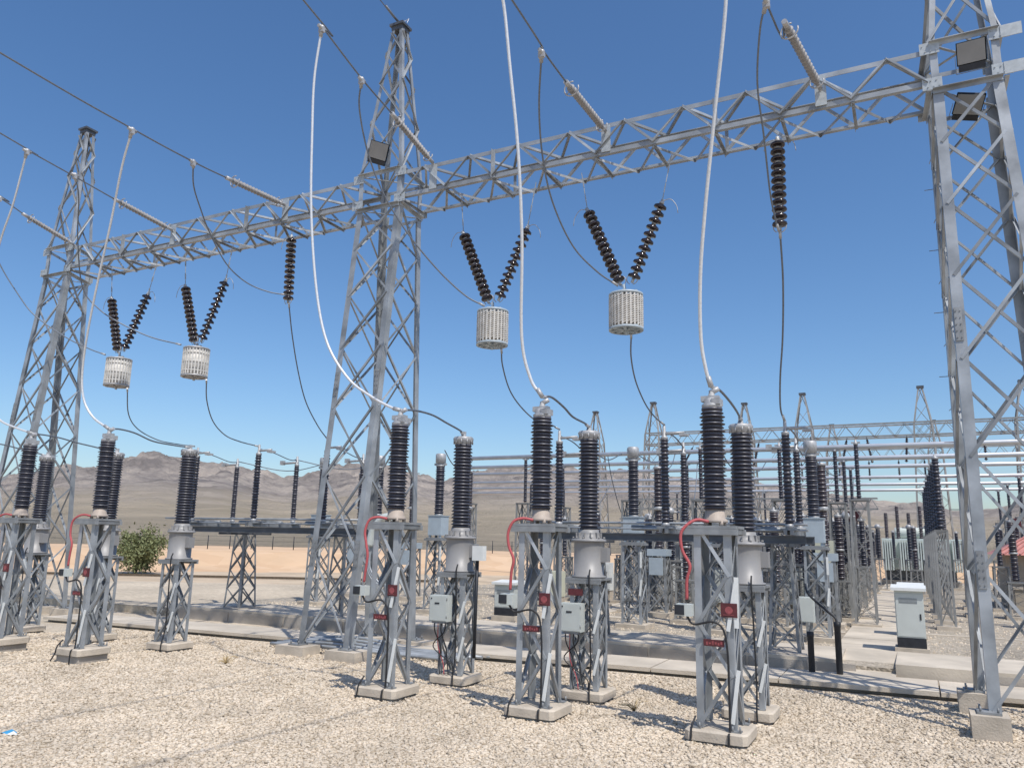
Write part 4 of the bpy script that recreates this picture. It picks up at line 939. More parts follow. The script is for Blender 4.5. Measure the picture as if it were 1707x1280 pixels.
# ------------------------------------------------------------------ current transformers
def ct(x, lab, y=10.2):
    r = thing('current_transformer', lab, 'current transformer', (x, y, YZ), group='current transformers on lattice stands')
    mb = MB(); mb.box(-.4, -.4, -.2, .4, .4, .10); mb.build('concrete_base', 'conc', r)
    lattice(None, r, sq(0, 0, .27, .27, .10), sq(0, 0, .24, .24, 2.06), 4, .06, .032, .006, 'galv', 1.0)
    mb = MB(); mb.box(-.3, -.3, 2.06, .3, .3, 2.12); mb.box(-.26, -.26, 2.12, .26, .26, 2.15); mb.build('platform', 'galv_dull', r)
    mb = MB(); mb.box(-.22, -.22, 2.22, .22, .22, 2.78); mb.box(-.24, -.24, 2.78, .24, .24, 2.80)
    for a in (-1, 1):
        for b in (-1, 1): mb.box(a * .17 - .03, b * .17 - .03, 2.15, a * .17 + .03, b * .17 + .03, 2.22)
    mb.build('tank', 'boxb', r)
    MB().lathe(sheds(.155, .115, 2.84, 4.26, 24, .9), (0, 0, 0), 20).build('porcelain_column', 'porc', r)
    c = MB(); c.lathe([(.13, 2.80), (.13, 2.84)], (0, 0, 0), 16); c.build('flange', 'capm', r); c = MB(); c.lathe([(.13, 4.26), (.14, 4.30), (.10, 4.31), (.10, 4.35), (.155, 4.37), (.158, 4.62), (.13, 4.65)], (0, 0, 0), 22); c.box(-.2, -.04, 4.30, .2, .04, 4.36)
    c.build('expansion_head', 'capm', r)
    MB().bar((.27, -.27, 1.9), (.27, -.28, 1.5), .05, .02, (0, 1, 0)).build('conduit', 'white', r); MB().bar((.28, -.28, 1.2), (.24, -.29, .8), .05, .02, (0, 1, 0)).build('conduit', 'white', r)
    return r
c0 = ct(2.5, 'current transformer right of the nearest voltage transformer, with white rounded head')
for x, lab in ((.25, 'current transformer hidden behind the nearest surge arrester'), (-1.98, 'current transformer with flat head between the two rightmost line trap posts'), (-8.05, 'current transformer between the front arrester and transformer right of the middle tower'),
               (-10.3, 'current transformer seen through the legs of the middle tower'), (-12.55, 'current transformer behind the left leg of the middle tower')):
    dup(c0, (x, 10.2, YZ), lab)
r = thing('marshalling_box', 'grey green steel cabinet hanging low on the stand of the white headed current transformer', 'cabinet', (2.25, 9.6, YZ))
MB().box(-.22, -.14, .45, .22, .14, 1.0).build('cabinet_body', 'boxg', r); MB().box(-.20, -.152, .47, .20, -.141, .98).build('door', 'boxg', r)
mb = MB(); mb.bar((-.15, 0, 0), (-.15, 0, .45), .05, .05); mb.bar((.15, 0, 0), (.15, 0, .45), .05, .05); mb.build('leg', 'galv_dull', r)
r = thing('marshalling_box', 'tall cream steel cabinet raised behind the white headed current transformer', 'cabinet', (2.3, 14.6, YZ))
MB().box(-.25, -.2, 1.5, .25, .2, 2.3).build('cabinet_body', 'boxy', r); mb = MB(); mb.bar((-.2, 0, 0), (-.2, 0, 1.5), .06, .06); mb.bar((.2, 0, 0), (.2, 0, 1.5), .06, .06); mb.build('leg', 'galv_dull', r)
for i, (x, y, z1, lab) in enumerate(((2.78, 5.9, .78, 'left of the two thick black duct pipes at the walkway edge'), (3.25, 5.9, .98, 'right of the two thick black duct pipes, with a hose bent from its top'))):
    r = thing('duct_pipe', lab, 'pipe', (x, y, .05), group='thick black duct pipes standing by the walkway')
    p = MB(); p.lathe([(.052, 0), (.056, .02), (.056, z1 - .1), (.064, z1 - .08), (.064, z1)], (0, 0, 0), 14); p.build('pipe_body', 'black', r)
    if i: MB().tube(catmull([(0, 0, z1 - .02), (-.04, .03, z1 + .08), (-.2, .1, z1 + .2), (-.5, .3, z1 + .45), (-.62, .9, z1 + .6)], 6), .022, 8).build('hose', 'black', r)

# kiosks
def kiosk(x, y, lab, s=1.0, wd=.27, h=1.28):
    r = thing('kiosk', lab, 'cabinet', (x, y, YZ + .0), group='pale steel outdoor kiosks')
    MB().box(-wd - .05, -.3, -.1, wd + .05, .3, .14).build('concrete_base', 'conc', r)
    MB().box(-wd, -.24, .14, wd, .24, .34).build('skirt', 'dark', r)
    MB().box(-wd, -.24, .342, wd, .24, h).build('cabinet_body', 'boxg', r)
    MB().box(-wd + .02, -.252, .37, wd - .02, -.241, h - .06).build('door', 'boxg', r)
    dt = MB(); dt.box(wd - .09, -.262, h * .55, wd - .06, -.253, h * .55 + .12); dt.build('handle', 'dark', r)
    vt = MB()
    for q in range(5): vt.box(-wd + .08, -.258, h - .16 - q * .022, wd - .12, -.253, h - .15 - q * .022)
    vt.build('vent_louvre', 'galv_dull', r)
    rf = MB(); rf.add([(-wd - .06, -.32, h), (wd + .06, -.32, h), (wd + .06, .30, h), (-wd - .06, .30, h), (-wd - .06, -.32, h + .06), (wd + .06, -.32, h + .06), (wd + .06, .30, h + .1), (-wd - .06, .30, h + .1)],
        [(3, 2, 1, 0), (4, 5, 6, 7), (0, 1, 5, 4), (1, 2, 6, 5), (2, 3, 7, 6), (3, 0, 4, 7)]); rf.build('roof', 'white', r)
    return r
kiosk(4.42, 8.95, 'tall pale kiosk with white roof and black skirt on the walkway at right')
kiosk(4.44, 12.2, 'pale kiosk almost hidden behind the one on the walkway', wd=.24, h=1.2)
kiosk(-5.35, 9.6, 'white kiosk behind the mid picture surge arrester', wd=.3, h=.95)

# ------------------------------------------------------------------ background yard
def bg_post(zs, zt, r_, m='porc', twostack=False, head=None, name='post_insulator', lab='', cat='post insulator', grp='', hw=.26, npan=4):
    r = thing(name, lab, cat, (0, 0, 0), group=grp)
    mb = MB(); mb.box(-hw - .12, -hw - .12, -.2, hw + .12, hw + .12, .1); mb.build('concrete_base', 'conc', r)
    mb = MB()
    bt, tp = sq(0, 0, hw, hw, .1), sq(0, 0, hw * .85, hw * .85, zs)
    for k in range(4): mb.bar(bt[k], tp[k], .055, .055)
    n = npan
    for k in range(4):
        for i in range(n):
            a, b = (k, (k + 1) % 4)
            if npan == 3: mb.bar(V(bt[a if i % 2 else b]).lerp(V(tp[a if i % 2 else b]), i / n), V(bt[b if i % 2 else a]).lerp(V(tp[b if i % 2 else a]), (i + 1) / n), .03, .01); continue
            mb.bar(V(bt[a]).lerp(V(tp[a]), i / n), V(bt[b]).lerp(V(tp[b]), (i + 1) / n), .03, .01)
            mb.bar(V(bt[b]).lerp(V(tp[b]), i / n), V(bt[a]).lerp(V(tp[a]), (i + 1) / n), .03, .012)
    mb.box(-hw, -hw, zs, hw, hw, zs + .05)
    mb.build('lattice_stand', 'steel_far', r)
    if twostack:
        mid = zs + .05 + (zt - zs) * .45
        MB().lathe(sheds(r_, r_ * .65, zs + .08, mid, 12), (0, 0, 0), 12).build('lower_insulator', m, r)
        MB().lathe(sheds(r_ * 1.1, r_ * .75, mid + .06, zt, 14), (0, 0, 0), 12).build('upper_insulator', m, r)
        MB().lathe([(r_, mid), (r_, mid + .06)], (0, 0, 0), 12).build('flange', 'capm', r)
    else:
        MB().lathe(sheds(r_, r_ * .65, zs + .08, zt, 20), (0, 0, 0), 12).build('porcelain_column', m, r)
    c = MB()
    if head == 'red': c.box(-.2, -.2, zt, .2, .2, zt + .35)
    elif head == 'ball': c.sphere((0, 0, zt + .12), .14, 10); c.cyl((-.3, 0, zt + .1), (.3, 0, zt + .1), .03, 8)
    else: c.lathe([(r_ * .8, zt), (r_ * .8, zt + .06), (.03, zt + .08), (.03, zt + .14)], (0, 0, 0), 10); c.box(-.12, -.04, zt + .04, .12, .04, zt + .08)
    c.build('head', 'redbox' if head == 'red' else 'capm', r)
    return r
def breaker():
    r = thing('circuit_breaker_pole', '', 'circuit breaker', (0, 0, 0), group='circuit breaker poles behind the current transformers')
    MB().box(-.4, -.4, -.2, .4, .4, .12).build('concrete_base', 'conc', r)
    lattice(None, r, sq(0, 0, .3, .3, .12), sq(0, 0, .26, .26, 1.75), 3, .07, .04, .006, 'galv_dull', 1.0)
    mb = MB(); mb.box(-.3, -.28, 1.75, .3, .28, 1.95); mb.box(-.2, -.4, 1.2, .2, -.31, 1.7); mb.build('mechanism_box', 'boxb', r)
    MB().lathe(sheds(.125, .085, 1.98, 3.1, 16), (0, 0, 0), 14).build('lower_insulator', 'porcb', r)
    MB().lathe(sheds(.15, .11, 3.22, 4.35, 18), (0, 0, 0), 14).build('interrupter', 'porcb', r)
    c = MB(); c.lathe([(.12, 3.1), (.14, 3.12), (.14, 3.2), (.12, 3.22)], (0, 0, 0), 12); c.lathe([(.13, 4.35), (.14, 4.42), (.06, 4.45)], (0, 0, 0), 12)
    c.box(-.05, -.3, 3.13, .05, 0, 3.17); c.box(-.05, 0, 4.40, .05, .32, 4.43); c.build('terminal_flange', 'capm', r)
    return r
ORD = ['first', 'second', 'third', 'fourth', 'fifth', 'sixth', 'seventh', 'eighth', 'ninth', 'tenth', 'eleventh', 'twelfth', 'thirteenth', 'fourteenth', 'fifteenth']
br = breaker(); xs = [-13.6, -11.3, -9.0, -2.3, .05, 2.4]
for i, x in enumerate(xs):
    lab = 'brown two stack circuit breaker pole, %s from the left behind the current transformers' % ORD[i]
    if i == 0: br.location = (x, 13.6, YZ); br['label'] = lab
    else: dup(br, (x, 13.6, YZ), lab)

def row(proto, y, xs, what, where, grp, first=False, jy=0.0):
    for i, x in enumerate(xs):
        lab = '%s %s, %s from the left' % (what, where, ORD[i])
        loc = (x, y + (jy if i % 2 else 0), YZ)
        if first and i == 0: proto.location = loc; proto['label'] = lab; proto['group'] = grp
        else: dup(proto, loc, lab, grp)
pA = bg_post(1.5, 2.9, .10, name='post_insulator'); pB = bg_post(3.4, 5.0, .075, name='busbar_post', cat='post insulator'); pC = bg_post(1.1, 3.0, .13, m='porcb', twostack=True, name='circuit_breaker_pole', cat='circuit breaker')
pD = bg_post(1.5, 3.0, .14, head='ball', name='current_transformer', cat='current transformer'); pE = bg_post(1.4, 3.0, .16, m='porcb', head='red', name='current_transformer', cat='current transformer')
pF = bg_post(2.6, 4.6, .11, name='post_insulator', hw=.17, npan=3)
Lb, Rb, Xb = [-13.8, -11.5, -9.2], [-2.3, 0, 2.3], [9.2, 11.5, 13.8]
row(pB, 16.0, [-10.4, -8.0, -2.9, 2.6, 8.6, 14.5], 'slim post under the nearest aluminium busbar', 'on a lattice stand', 'posts under the nearest busbar', True)
row(pB, 19.5, [-12.5, -8.0, -2.9, 2.6, 8.6, 14.5], 'slim post under the second aluminium busbar', 'on a lattice stand', 'posts under the second busbar')
row(pB, 22.8, [-14.5, -8.0, -2.9, 2.6, 8.6, 14.5], 'slim post under the third aluminium busbar', 'on a lattice stand', 'posts under the third busbar')
row(pA, 17.6, Rb, 'slim dark post insulator', 'between the first and second busbars', 'posts between first and second busbars', True)
row(pA, 21.2, [-2.3, 0, 2.3], 'slim dark post insulator', 'between the second and third busbars', 'posts between second and third busbars')
row(pD, 25.3, [-2.3, 0, 2.0], 'dark instrument transformer with ball head', 'just beyond the third busbar', 'ball headed transformers beyond the third busbar', True)
row(pB, 28.0, [-17.6, -13.5, -8, -2.9, 8.6, 14.5], 'slim post under the fourth aluminium busbar', 'on a lattice stand', 'posts under the fourth busbar')
row(pB, 32.5, [-20.3, -13.5, -8, -2.9, 8.6, 14.5], 'slim post under the fifth aluminium busbar', 'on a lattice stand', 'posts under the fifth busbar')
row(pB, 37.0, [-23.0, -13.5, -8, -2.9, 8.6, 14.5], 'slim post under the sixth aluminium busbar', 'on a lattice stand', 'posts under the sixth busbar')
row(pC, 30.0, [-2.3, 0, 2.2, 9.2, 11.5, 13.8], 'brown two stack breaker pole', 'between the fourth and fifth busbars', 'breaker poles between the far busbars', True)
row(pE, 20.4, [1.6, 2.75], 'brown transformer with dark red square head', 'beside the concrete path', 'red headed transformers by the path', True)
row(pE, 27.0, [8.2, 10.6, 12.9], 'brown transformer with dark red square head', 'near the small building', 'red headed transformers near the building')
row(pA, 34.5, [-9.5, -7.2, -2.3, 0, 2.2, 9.2], 'slim dark post insulator', 'between the fifth and sixth busbars', 'posts between fifth and sixth busbars')
row(pD, 41.0, [-9.5, -7.2, -4.9, -2.3, 0, 9.5, 12], 'dark instrument transformer with ball head', 'beyond all the busbars', 'ball headed transformers beyond the busbars')
row(pC, 45.5, [-9.5, -7.2, -4.9, -2.3, 0, 9.5, 12], 'brown two stack breaker pole', 'beyond all the busbars', 'breaker poles beyond the busbars')
row(pA, 49.5, [-9.5, -7.2, -4.9, -2.3, 0, 2.3, 9.5, 12], 'slim dark post insulator', 'at the foot of the far gantry', 'posts at the foot of the far gantry')
Mb = [-7.1, -4.8]
row(pC, 15.2, [-6.9, -4.9], 'brown two stack breaker pole', 'left of the concrete side path', 'breaker poles by the side path')
row(pA, 17.6, Mb, 'slim dark post', 'left of the side path by the nearest busbar', 'posts left of the side path')
row(pD, 20.6, Mb, 'dark instrument transformer with ball head', 'left of the side path', 'ball headed transformers left of the side path')
row(pA, 24.3, [-7.1, -4.8, -2.3, 0, 2.0], 'slim dark post insulator', 'just past the third busbar', 'posts just past the third busbar')
row(pC, 27.0, [-7.1, -4.8, -2.3, 0, 2.0], 'brown two stack breaker pole', 'just before the fourth busbar', 'breaker poles before the fourth busbar')
row(pA, 18.6, [-2.3, .1, 2.3], 'low dark post insulator', 'just before the second busbar', 'low posts before the second busbar')
row(pD, 14.9, [-2.3, .1], 'dark instrument transformer with ball head', 'right behind the circuit breaker poles', 'ball headed transformers behind the breaker poles')
row(pE, 23.6, [1.2, 2.5], 'brown transformer with dark red square head', 'farther along the concrete path', 'red headed transformers farther along the path')
row(pC, 36.0, [-9.5, -7.2, -4.9, -2.3, 0, 9.5, 12], 'brown two stack breaker pole', 'just before the sixth busbar', 'breaker poles before the sixth busbar')
row(pA, 39.0, [-9.5, -7.2, -4.9, -2.3, 0, 1.6, 8.5, 12], 'low dark post insulator', 'just past the sixth busbar', 'low posts past the sixth busbar')
row(pC, 17.0, [-6.0, -3.6, -1.2, 1.1], 'low brown two stack breaker pole', 'between the first two busbars', 'low breaker poles between the first two busbars')
row(pD, 23.6, [-6.0, -3.6, -1.2], 'low ball headed transformer', 'just behind the third busbar', 'low transformers just behind the third busbar')
row(pA, 29.2, [-7.1, -4.8, -2.3, 0, 2.2], 'low dark post', 'just past the fourth busbar', 'low posts just past the fourth busbar')
row(pC, 15.8, [1.6, 2.6], 'low brown breaker pole', 'left of the path, first rank', 'low breaker poles left of the path')
row(pD, 18.0, [1.7, 2.65], 'low ball headed transformer', 'left of the path, second rank', 'low transformers left of the path')
row(pC, 22.0, [.6, 1.7, 2.6], 'low brown breaker pole', 'left of the path, third rank', 'low breaker poles left of the path')
row(pA, 25.6, [.8, 1.7, 2.6], 'low dark post', 'left of the path, fourth rank', 'low posts left of the path')
row(pC, 30.8, [.6, 1.4, 2.7, 4.6], 'low brown breaker pole', 'at the far end of the path', 'low breaker poles at the path end')
row(pD, 34.0, [1.0, 2.0, 3.0, 4.4, 5.2], 'low ball headed transformer', 'at the far end of the path', 'low transformers at the path end')
row(pA, 38.0, [2.6, 3.6, 4.6, 5.6, 6.6], 'low dark post', 'right before the green transformer', 'low posts before the green transformer')
row(pC, 20.0, [6.3, 7.4], 'low brown breaker pole', 'right of the receding file of tall posts', 'low breaker poles right of the receding file')
row(pA, 23.5, [6.4, 7.3], 'low dark post', 'right of the receding file of tall posts', 'low posts right of the receding file')
# steel frames carrying tube links across the bays
def link_frame(y, xa, xb, z, lab):
    r = thing('tube_link_frame', lab, 'support frame', ((xa + xb) / 2, y, YZ), group='low steel frames across the far bays')
    L = xb - xa
    for z_ in (z, z - .18): MB().bar((-L / 2, 0, z_), (L / 2, 0, z_), .09, .06).build('cross_bar', 'steel_far', r)
    mb = MB(); n = int(L / .6)
    for i in range(n): mb.bar((-L / 2 + L * i / n, 0, z - .18), (-L / 2 + L * (i + 1) / n, 0, z) if i % 2 else (-L / 2 + L * (i + 1) / n, 0, z - .02), .03, .02)
    mb.build('web', 'steel_far', r)
    for x in (-L / 2 + .3, 0, L / 2 - .3): MB().bar((x, 0, -.1), (x, 0, z - .2), .12, .12).build('leg', 'steel_far', r)
for i, (y, z) in enumerate(((14.2, 1.6), (17.2, 2.3), (20.9, 1.5), (24.0, 2.4), (29.0, 2.3), (35.0, 2.3))):
    link_frame(y, -3.0, 2.6, z, 'low galvanised frame across the right bay, %s from the viewer' % ORD[i])
for i, (x, y, z, m_, cat_lab) in enumerate(((-1.2, 15.6, 1.0, 'boxg', 'pale green'), (1.2, 16.6, 1.1, 'boxg', 'pale green'), (-3.1, 19.0, 1.2, 'white', 'white'), (1.9, 19.2, .9, 'boxy', 'cream'), (-5.9, 18.6, 1.0, 'white', 'white'), (-6.0, 14.2, .8, 'boxy', 'cream'))):
    r = thing('control_cabinet', '%s control cabinet low among the far stands, %s from the viewer' % (cat_lab, ORD[sorted([15.6, 16.6, 19.0, 19.2, 18.6, 14.2]).index(y)]), 'cabinet', (x, y, YZ), group='control cabinets among the far stands')
    MB().box(-.3, -.2, .35, .3, .2, .35 + z).build('cabinet_body', m_, r)
    MB().box(-.27, -.215, .4, .27, -.201, .3 + z).build('door', m_, r)
    mb = MB(); mb.box(-.28, -.15, -.1, .28, .15, .349); mb.build('concrete_base', 'conc', r)
for i, (x, y, z, x2, y2, z2) in enumerate(((-2.3, 13.8, 4.6, -2.4, 16, 5.3), (.05, 13.8, 4.6, 0, 19.5, 5.3), (2.4, 13.8, 4.6, 2.3, 22.8, 5.3), (-2.3, 17.6, 4.4, -2.5, 19.5, 5.3), (0, 21.2, 4.4, .2, 22.8, 5.3), (2.3, 25.3, 4.8, 2.4, 28, 5.3),
      (-4.8, 17.6, 4.4, -4.8, 16, 5.3), (-7.1, 20.6, 4.8, -7.0, 22.8, 5.3), (-4.8, 24.3, 4.4, -4.9, 22.8, 5.3), (-2.3, 30, 4.6, -2.2, 32.5, 5.3), (0, 34.5, 4.4, 0.2, 37, 5.3), (9.2, 30, 4.6, 9.3, 32.5, 5.3), (11.5, 30, 4.6, 11.4, 28, 5.3), (-4.9, 13.8, 4.2, -4.8, 15.2, 4.5), (-8.05, 10.4, 5.0, -9.0, 13.5, 4.7), (.25, 10.4, 5.0, .05, 13.5, 4.7), (2.5, 10.4, 5.0, 2.4, 13.5, 4.7))):
    z = z if y < 14 else z - 1.15; d = V((x2 - x, y2 - y, z2 - z)); o = MB().tube(catmull([(0, 0, 0), d * .3 + V((0, 0, -.22)), d * .75 + V((0, 0, -.25)), d], 5), .016, 6).build('jumper_cable', 'wire', None, (x, y, z))
    tag(o, 'slack jumper among the far busbars, %s rising from the apparatus' % ['first', 'second', 'third', 'fourth', 'fifth', 'sixth', 'seventh', 'eighth', 'ninth', 'tenth', 'eleventh', 'twelfth', 'thirteenth', 'fourteenth', 'fifteenth', 'sixteenth', 'seventeenth'][i], 'cable', 'slack jumpers among the far busbars')
row(pB, 14.3, [-3.4, -1.15, 1.2, 3.3], 'slim tall post', 'close behind the breaker poles', 'slim posts close behind the breaker poles')
row(pC, 12.1, [-1.1, 1.3], 'brown two stack breaker pole', 'between the transformer stands', 'breaker poles between the transformer stands')
row(pA, 16.6, [-1.1, 1.15, 3.2, -3.5], 'low dark post', 'just behind the nearest busbar', 'low posts just behind the nearest busbar')
row(pC, 19.0, [-1.2, 1.1], 'brown two stack breaker pole', 'before the second busbar', 'breaker poles before the second busbar')
row(pA, 22.2, [-5.9, -3.6, -1.1, 1.2], 'low dark post', 'just before the third busbar', 'low posts before the third busbar')
row(pA, 26.4, [-5.9, -3.6, -1.1, 1.2], 'slim dark post insulator', 'before the fourth busbar', 'slim posts before the fourth busbar')
row(pC, 33.4, [-5.9, -3.6, -1.1, 1.2, 8.2, 10.4], 'brown two stack breaker pole', 'past the fifth busbar', 'breaker poles past the fifth busbar')
# file of tall posts beside the right tower
for i, y in enumerate((15.0, 16.9, 18.8, 21.2, 24.2, 27.5, 31)):
    lab = 'tall dark post beside the right tower leg, %s in the receding file' % ORD[i]
    if i == 0: pF.location = (5.28, y, YZ); pF['label'] = lab; pF['group'] = 'receding file of posts by the right tower'
    else: dup(pF, (5.28 - .02 * i, y, YZ), lab, 'receding file of posts by the right tower')

# busbars
for i, y in enumerate((16.0, 19.5, 22.8, 28.0, 32.5, 37.0)):
    o = MB().cyl((4.6 - .60 * (y + 9.9), 0, 0), (24, 0, 0), .075, 12).build('busbar', 'tube', None, (0, y, 5.36))
    tag(o, '%s from the viewer of the six bright tubular aluminium busbars' % (['nearest', 'second', 'third', 'fourth', 'fifth', 'farthest'][i]), 'busbar', 'tubular aluminium busbars')
# low tubular links along the bay (y direction)
for i, (x, y0, y1, z, lab) in enumerate(((-2.3, 8, 10.2, 4.55, 'left'), (2.45, 8, 10.2, 4.55, 'right'), (-1.98, 10.2, 13.6, 4.75, 'middle'))):
    p = [(0, 0, 0), (0, (y1 - y0) * .5, -.12), (0, y1 - y0, .15)]
    o = MB().tube(catmull(p, 6), .014, 6).build('jumper_cable', 'wire', None, (x, y0, z)); tag(o, 'slack jumper between disconnector and transformer tops, %s one of the right bay' % lab, 'cable', 'conductors dropping between the apparatus')
for i, (x, y0, y1, z, lab) in enumerate(((-12.9, 7.75, 10.2, 4.5, 'leftmost one of the left bay'), (-10.6, 7.75, 10.2, 4.5, 'beside the middle tower leg'))):
    o = MB().tube(catmull([(-1.0, 0, .05), (.1, 1.0, -.18), (.3, y1 - y0, .15)], 6), .014, 6).build('jumper_cable', 'wire', None, (x, y0, z)); tag(o, 'slack jumper behind the disconnectors, ' + lab, 'cable', 'conductors dropping between the apparatus')

# far gantries
def far_beam(xa, xb, y, z0, z1, lab, grp, n):
    hw = .6 if y > 50 else .25; tk = 1 if y > 50 else .5
    r = thing('far_gantry_beam', lab, 'gantry beam', ((xa + xb) / 2, y, 0), group=grp)
    L = xb - xa; mb = MB()
    for yy in (-hw, hw):
        for z in (z0, z1): mb.bar((-L / 2, yy, z), (L / 2, yy, z), .11 * tk, .11 * tk)
    mb.build('chords', 'steel_far', r); mb = MB()
    for i in range(n):
        x0 = -L / 2 + L * i / n; x1 = x0 + L / n; xm = (x0 + x1) / 2
        for yy in (-hw - .06 * tk, hw + .06 * tk):
            mb.bar((x0, yy, z0), (xm, yy, z1), .07 * tk, .03); mb.bar((xm, yy, z1), (x1, yy, z0), .07 * tk, .032)
        mb.bar((x0, -hw, z0 - .06), (xm, hw, z0 - .06), .06 * tk, .03)
    mb.build('bracing', 'steel_far', r); return r
far_beam(-15.5, 26, 55.5, 10.55, 11.5, 'nearer of the two distant gantry beams above the busbars', 'distant gantry beams', 30)
far_beam(-8, 26, 74.0, 10.7, 11.7, 'farther distant gantry beam seen low between the busbars', 'distant gantry beams', 26)
far_beam(-9, 3.2, 31.0, 4.1, 4.6, 'low lattice beam strung between the busbars in the middle of the yard', 'low yard beams', 22)
far_beam(-8, 3.2, 24.6, 2.6, 3.0, 'low lattice beam below the third busbar', 'low yard beams', 20)
def far_tower(y0=0):
    r = thing('far_gantry_tower', '', 'gantry tower', (0, 0, 0), group='distant gantry towers')
    mb = MB(); bt, tp, ap = sq(0, 0, 1.0, 1.3, 0), sq(0, 0, .6, .6, 11.4), sq(0, 0, .12, .12, 14.2)
    for k in range(4): mb.bar(bt[k], tp[k], .12, .12); mb.bar(tp[k], ap[k], .1, .1)
    mb.build('legs', 'steel_far', r); mb = MB(); n = 7
    for k in range(4):
        k2 = (k + 1) % 4
        for i in range(n):
            mb.bar(V(bt[k]).lerp(V(tp[k]), i / n), V(bt[k2]).lerp(V(tp[k2]), (i + 1) / n), .06, .03)
            mb.bar(V(bt[k2]).lerp(V(tp[k2]), i / n), V(bt[k]).lerp(V(tp[k]), (i + 1) / n), .06, .032)
        for i in range(2): mb.bar(V(tp[k]).lerp(V(ap[k]), i / 2), V(tp[k2]).lerp(V(ap[k2]), (i + 1) / 2), .05, .03)
    mb.build('bracing', 'steel_far', r); MB().box(-.25, -.25, 14.15, .25, .25, 14.3).build('peak_cap', 'beamdark', r)
    return r
ft = far_tower()
for i, (x, y, lab) in enumerate(((-14.9, 55.5, 'leftmost tower of the nearer distant gantry'), (-2.6, 55.5, 'distant gantry tower left of the red headed transformers'), (5.8, 55.5, 'distant gantry tower above the transformer, with flat cap'), (12.3, 55.5, 'distant gantry tower seen through the right tower lattice'),
                              (-21.4, 58.5, 'lone distant tower peak just right of the mid picture voltage transformer'), (-7.7, 58.5, 'distant tower peak right beside the nearest voltage transformer top'), (17.5, 74, 'farthest tower at the right edge'), (7, 74, 'farthest tower behind the green transformer'), (-2, 74, 'farthest tower left of the green transformer'))):
    if i == 0: ft.location = (x, y, 0); ft['label'] = lab
    else: dup(ft, (x, y, 0), lab)
# strings hanging on the far beam
fs_ = thing('far_insulator_string', '', 'insulator string', (0, 0, 0), group='insulator strings on the distant gantries')
MB().lathe(sheds(.13, .06, 0, 1.8, 12), (0, 0, 0), 10).build('disc_stack', 'disc', fs_)
MB().cyl((0, 0, 1.8), (0, 0, 2.0), .03, 6).build('link', 'wire', fs_)
FS = [(-6.5, 55, .25), (0.1, 55, .22), (2.2, 55, -.15), (4.5, 55, .08), (8.3, 55, .05), (9.6, 55, 0), (-10.5, 55, .45), (-12.3, 55, .5), (-8.8, 55, -.3)]
for i, (x, y, tilt) in enumerate(FS):
    o = fs_ if i == 0 else dup(fs_, (0, 0, 0), '')
    o.location = (x, y, 8.55); o.rotation_euler = (0, tilt, 0)
    o['label'] = 'small dark string under the nearer distant beam, %s from the left' % ORD[sorted([a for a, b, c in FS]).index(x)]
for i, x in enumerate((-5, -1.5, 1.2, 3.8, 6)):
    o = dup(fs_, (x, 73.6, 8.6), 'small dark string under the farther distant beam, %s from the left' % ORD[i], rz=None); o.rotation_euler = (0, 0, 0)

# big transformer
r = thing('power_transformer', 'large pale green transformer with radiator banks beyond the path', 'transformer', (4.7, 42, YZ))
MB().box(-1.7, -1.0, 0.3, 1.9, 1.1, .9).build('underframe', 'beamdark', r); MB().box(-1.9, -1.2, -.1, 2.1, 1.3, .3).build('plinth', 'concd', r)
MB().box(-1.7, -1.0, .9, 1.8, 1.1, 2.6).build('tank', 'trafo', r)
for k, x in enumerate((-1.75, -.85, .05, .95, 1.75)):
    mb = MB()
    for q in range(5): mb.box(x + q * .12, -1.75, .85, x + q * .12 + .07, -1.05, 2.55)
    mb.box(x - .02, -1.5, 2.56, x + .57, -1.4, 2.62); mb.build('radiator', 'trafo', r)
MB().lathe([(.3, 0), (.33, .1), (.33, 1.9), (.3, 2)], (-1.1, .7, 2.95), 16, (1, 0, 0)).build('conservator', 'trafo', r)
for k in range(6):
    x = -1.5 + .6 * k; o = MB().lathe(sheds(.13, .08, 2.6, 4.1 + .4 * (k % 2), 14), (x, -.3 + .3 * (k % 2), 0), 12).build('bushing', 'porcb', r)
# small building
r = thing('control_hut', 'small tan building with pinkish red tiled roof behind the right tower', 'building', (10.2, 26.5, YZ))
MB().box(-2.6, -1.5, -.1, 2.6, 1.8, 2.0).build('wall', 'wallp', r)
rf = MB(); rf.add([(-3.0, -2.0, 1.95), (3.0, -2.0, 1.95), (3.0, 2.2, 1.95), (-3.0, 2.2, 1.95), (-1.6, .1, 2.75), (1.6, .1, 2.75)], [(0, 1, 5, 4), (1, 2, 5), (2, 3, 4, 5), (3, 0, 4), (3, 2, 1, 0)])
for k in range(24): rf.bar((-2.95 + k * .257, -2.0, 1.985), (-1.55 + k * .137, .05, 2.77), .06, .03)
rf.build('roof', 'roofp', r)
d = MB().box(-1.5, -1.53, 0, -.7, -1.502, 1.7).build('door', 'dark', r); MB().box(-.8, -1.56, .8, -.75, -1.531, .95).build('handle', 'capm', d)
fr_ = MB().box(.6, -1.53, .8, 1.5, -1.502, 1.5).build('window', 'white', r); MB().box(.66, -1.54, .86, 1.44, -1.531, 1.44).build('pane', 'lens', fr_)
r = thing('lattice_stand', 'tan rendered pier beside the small building door', 'pier', (8.0, 24.2, YZ)); MB().box(-.3, -.2, -.1, .3, .2, .75).build('pier_body', 'wallp', r); MB().box(-.34, -.24, .75, .34, .24, .82).build('cap', 'conc', r); r.name = 'masonry_pier'

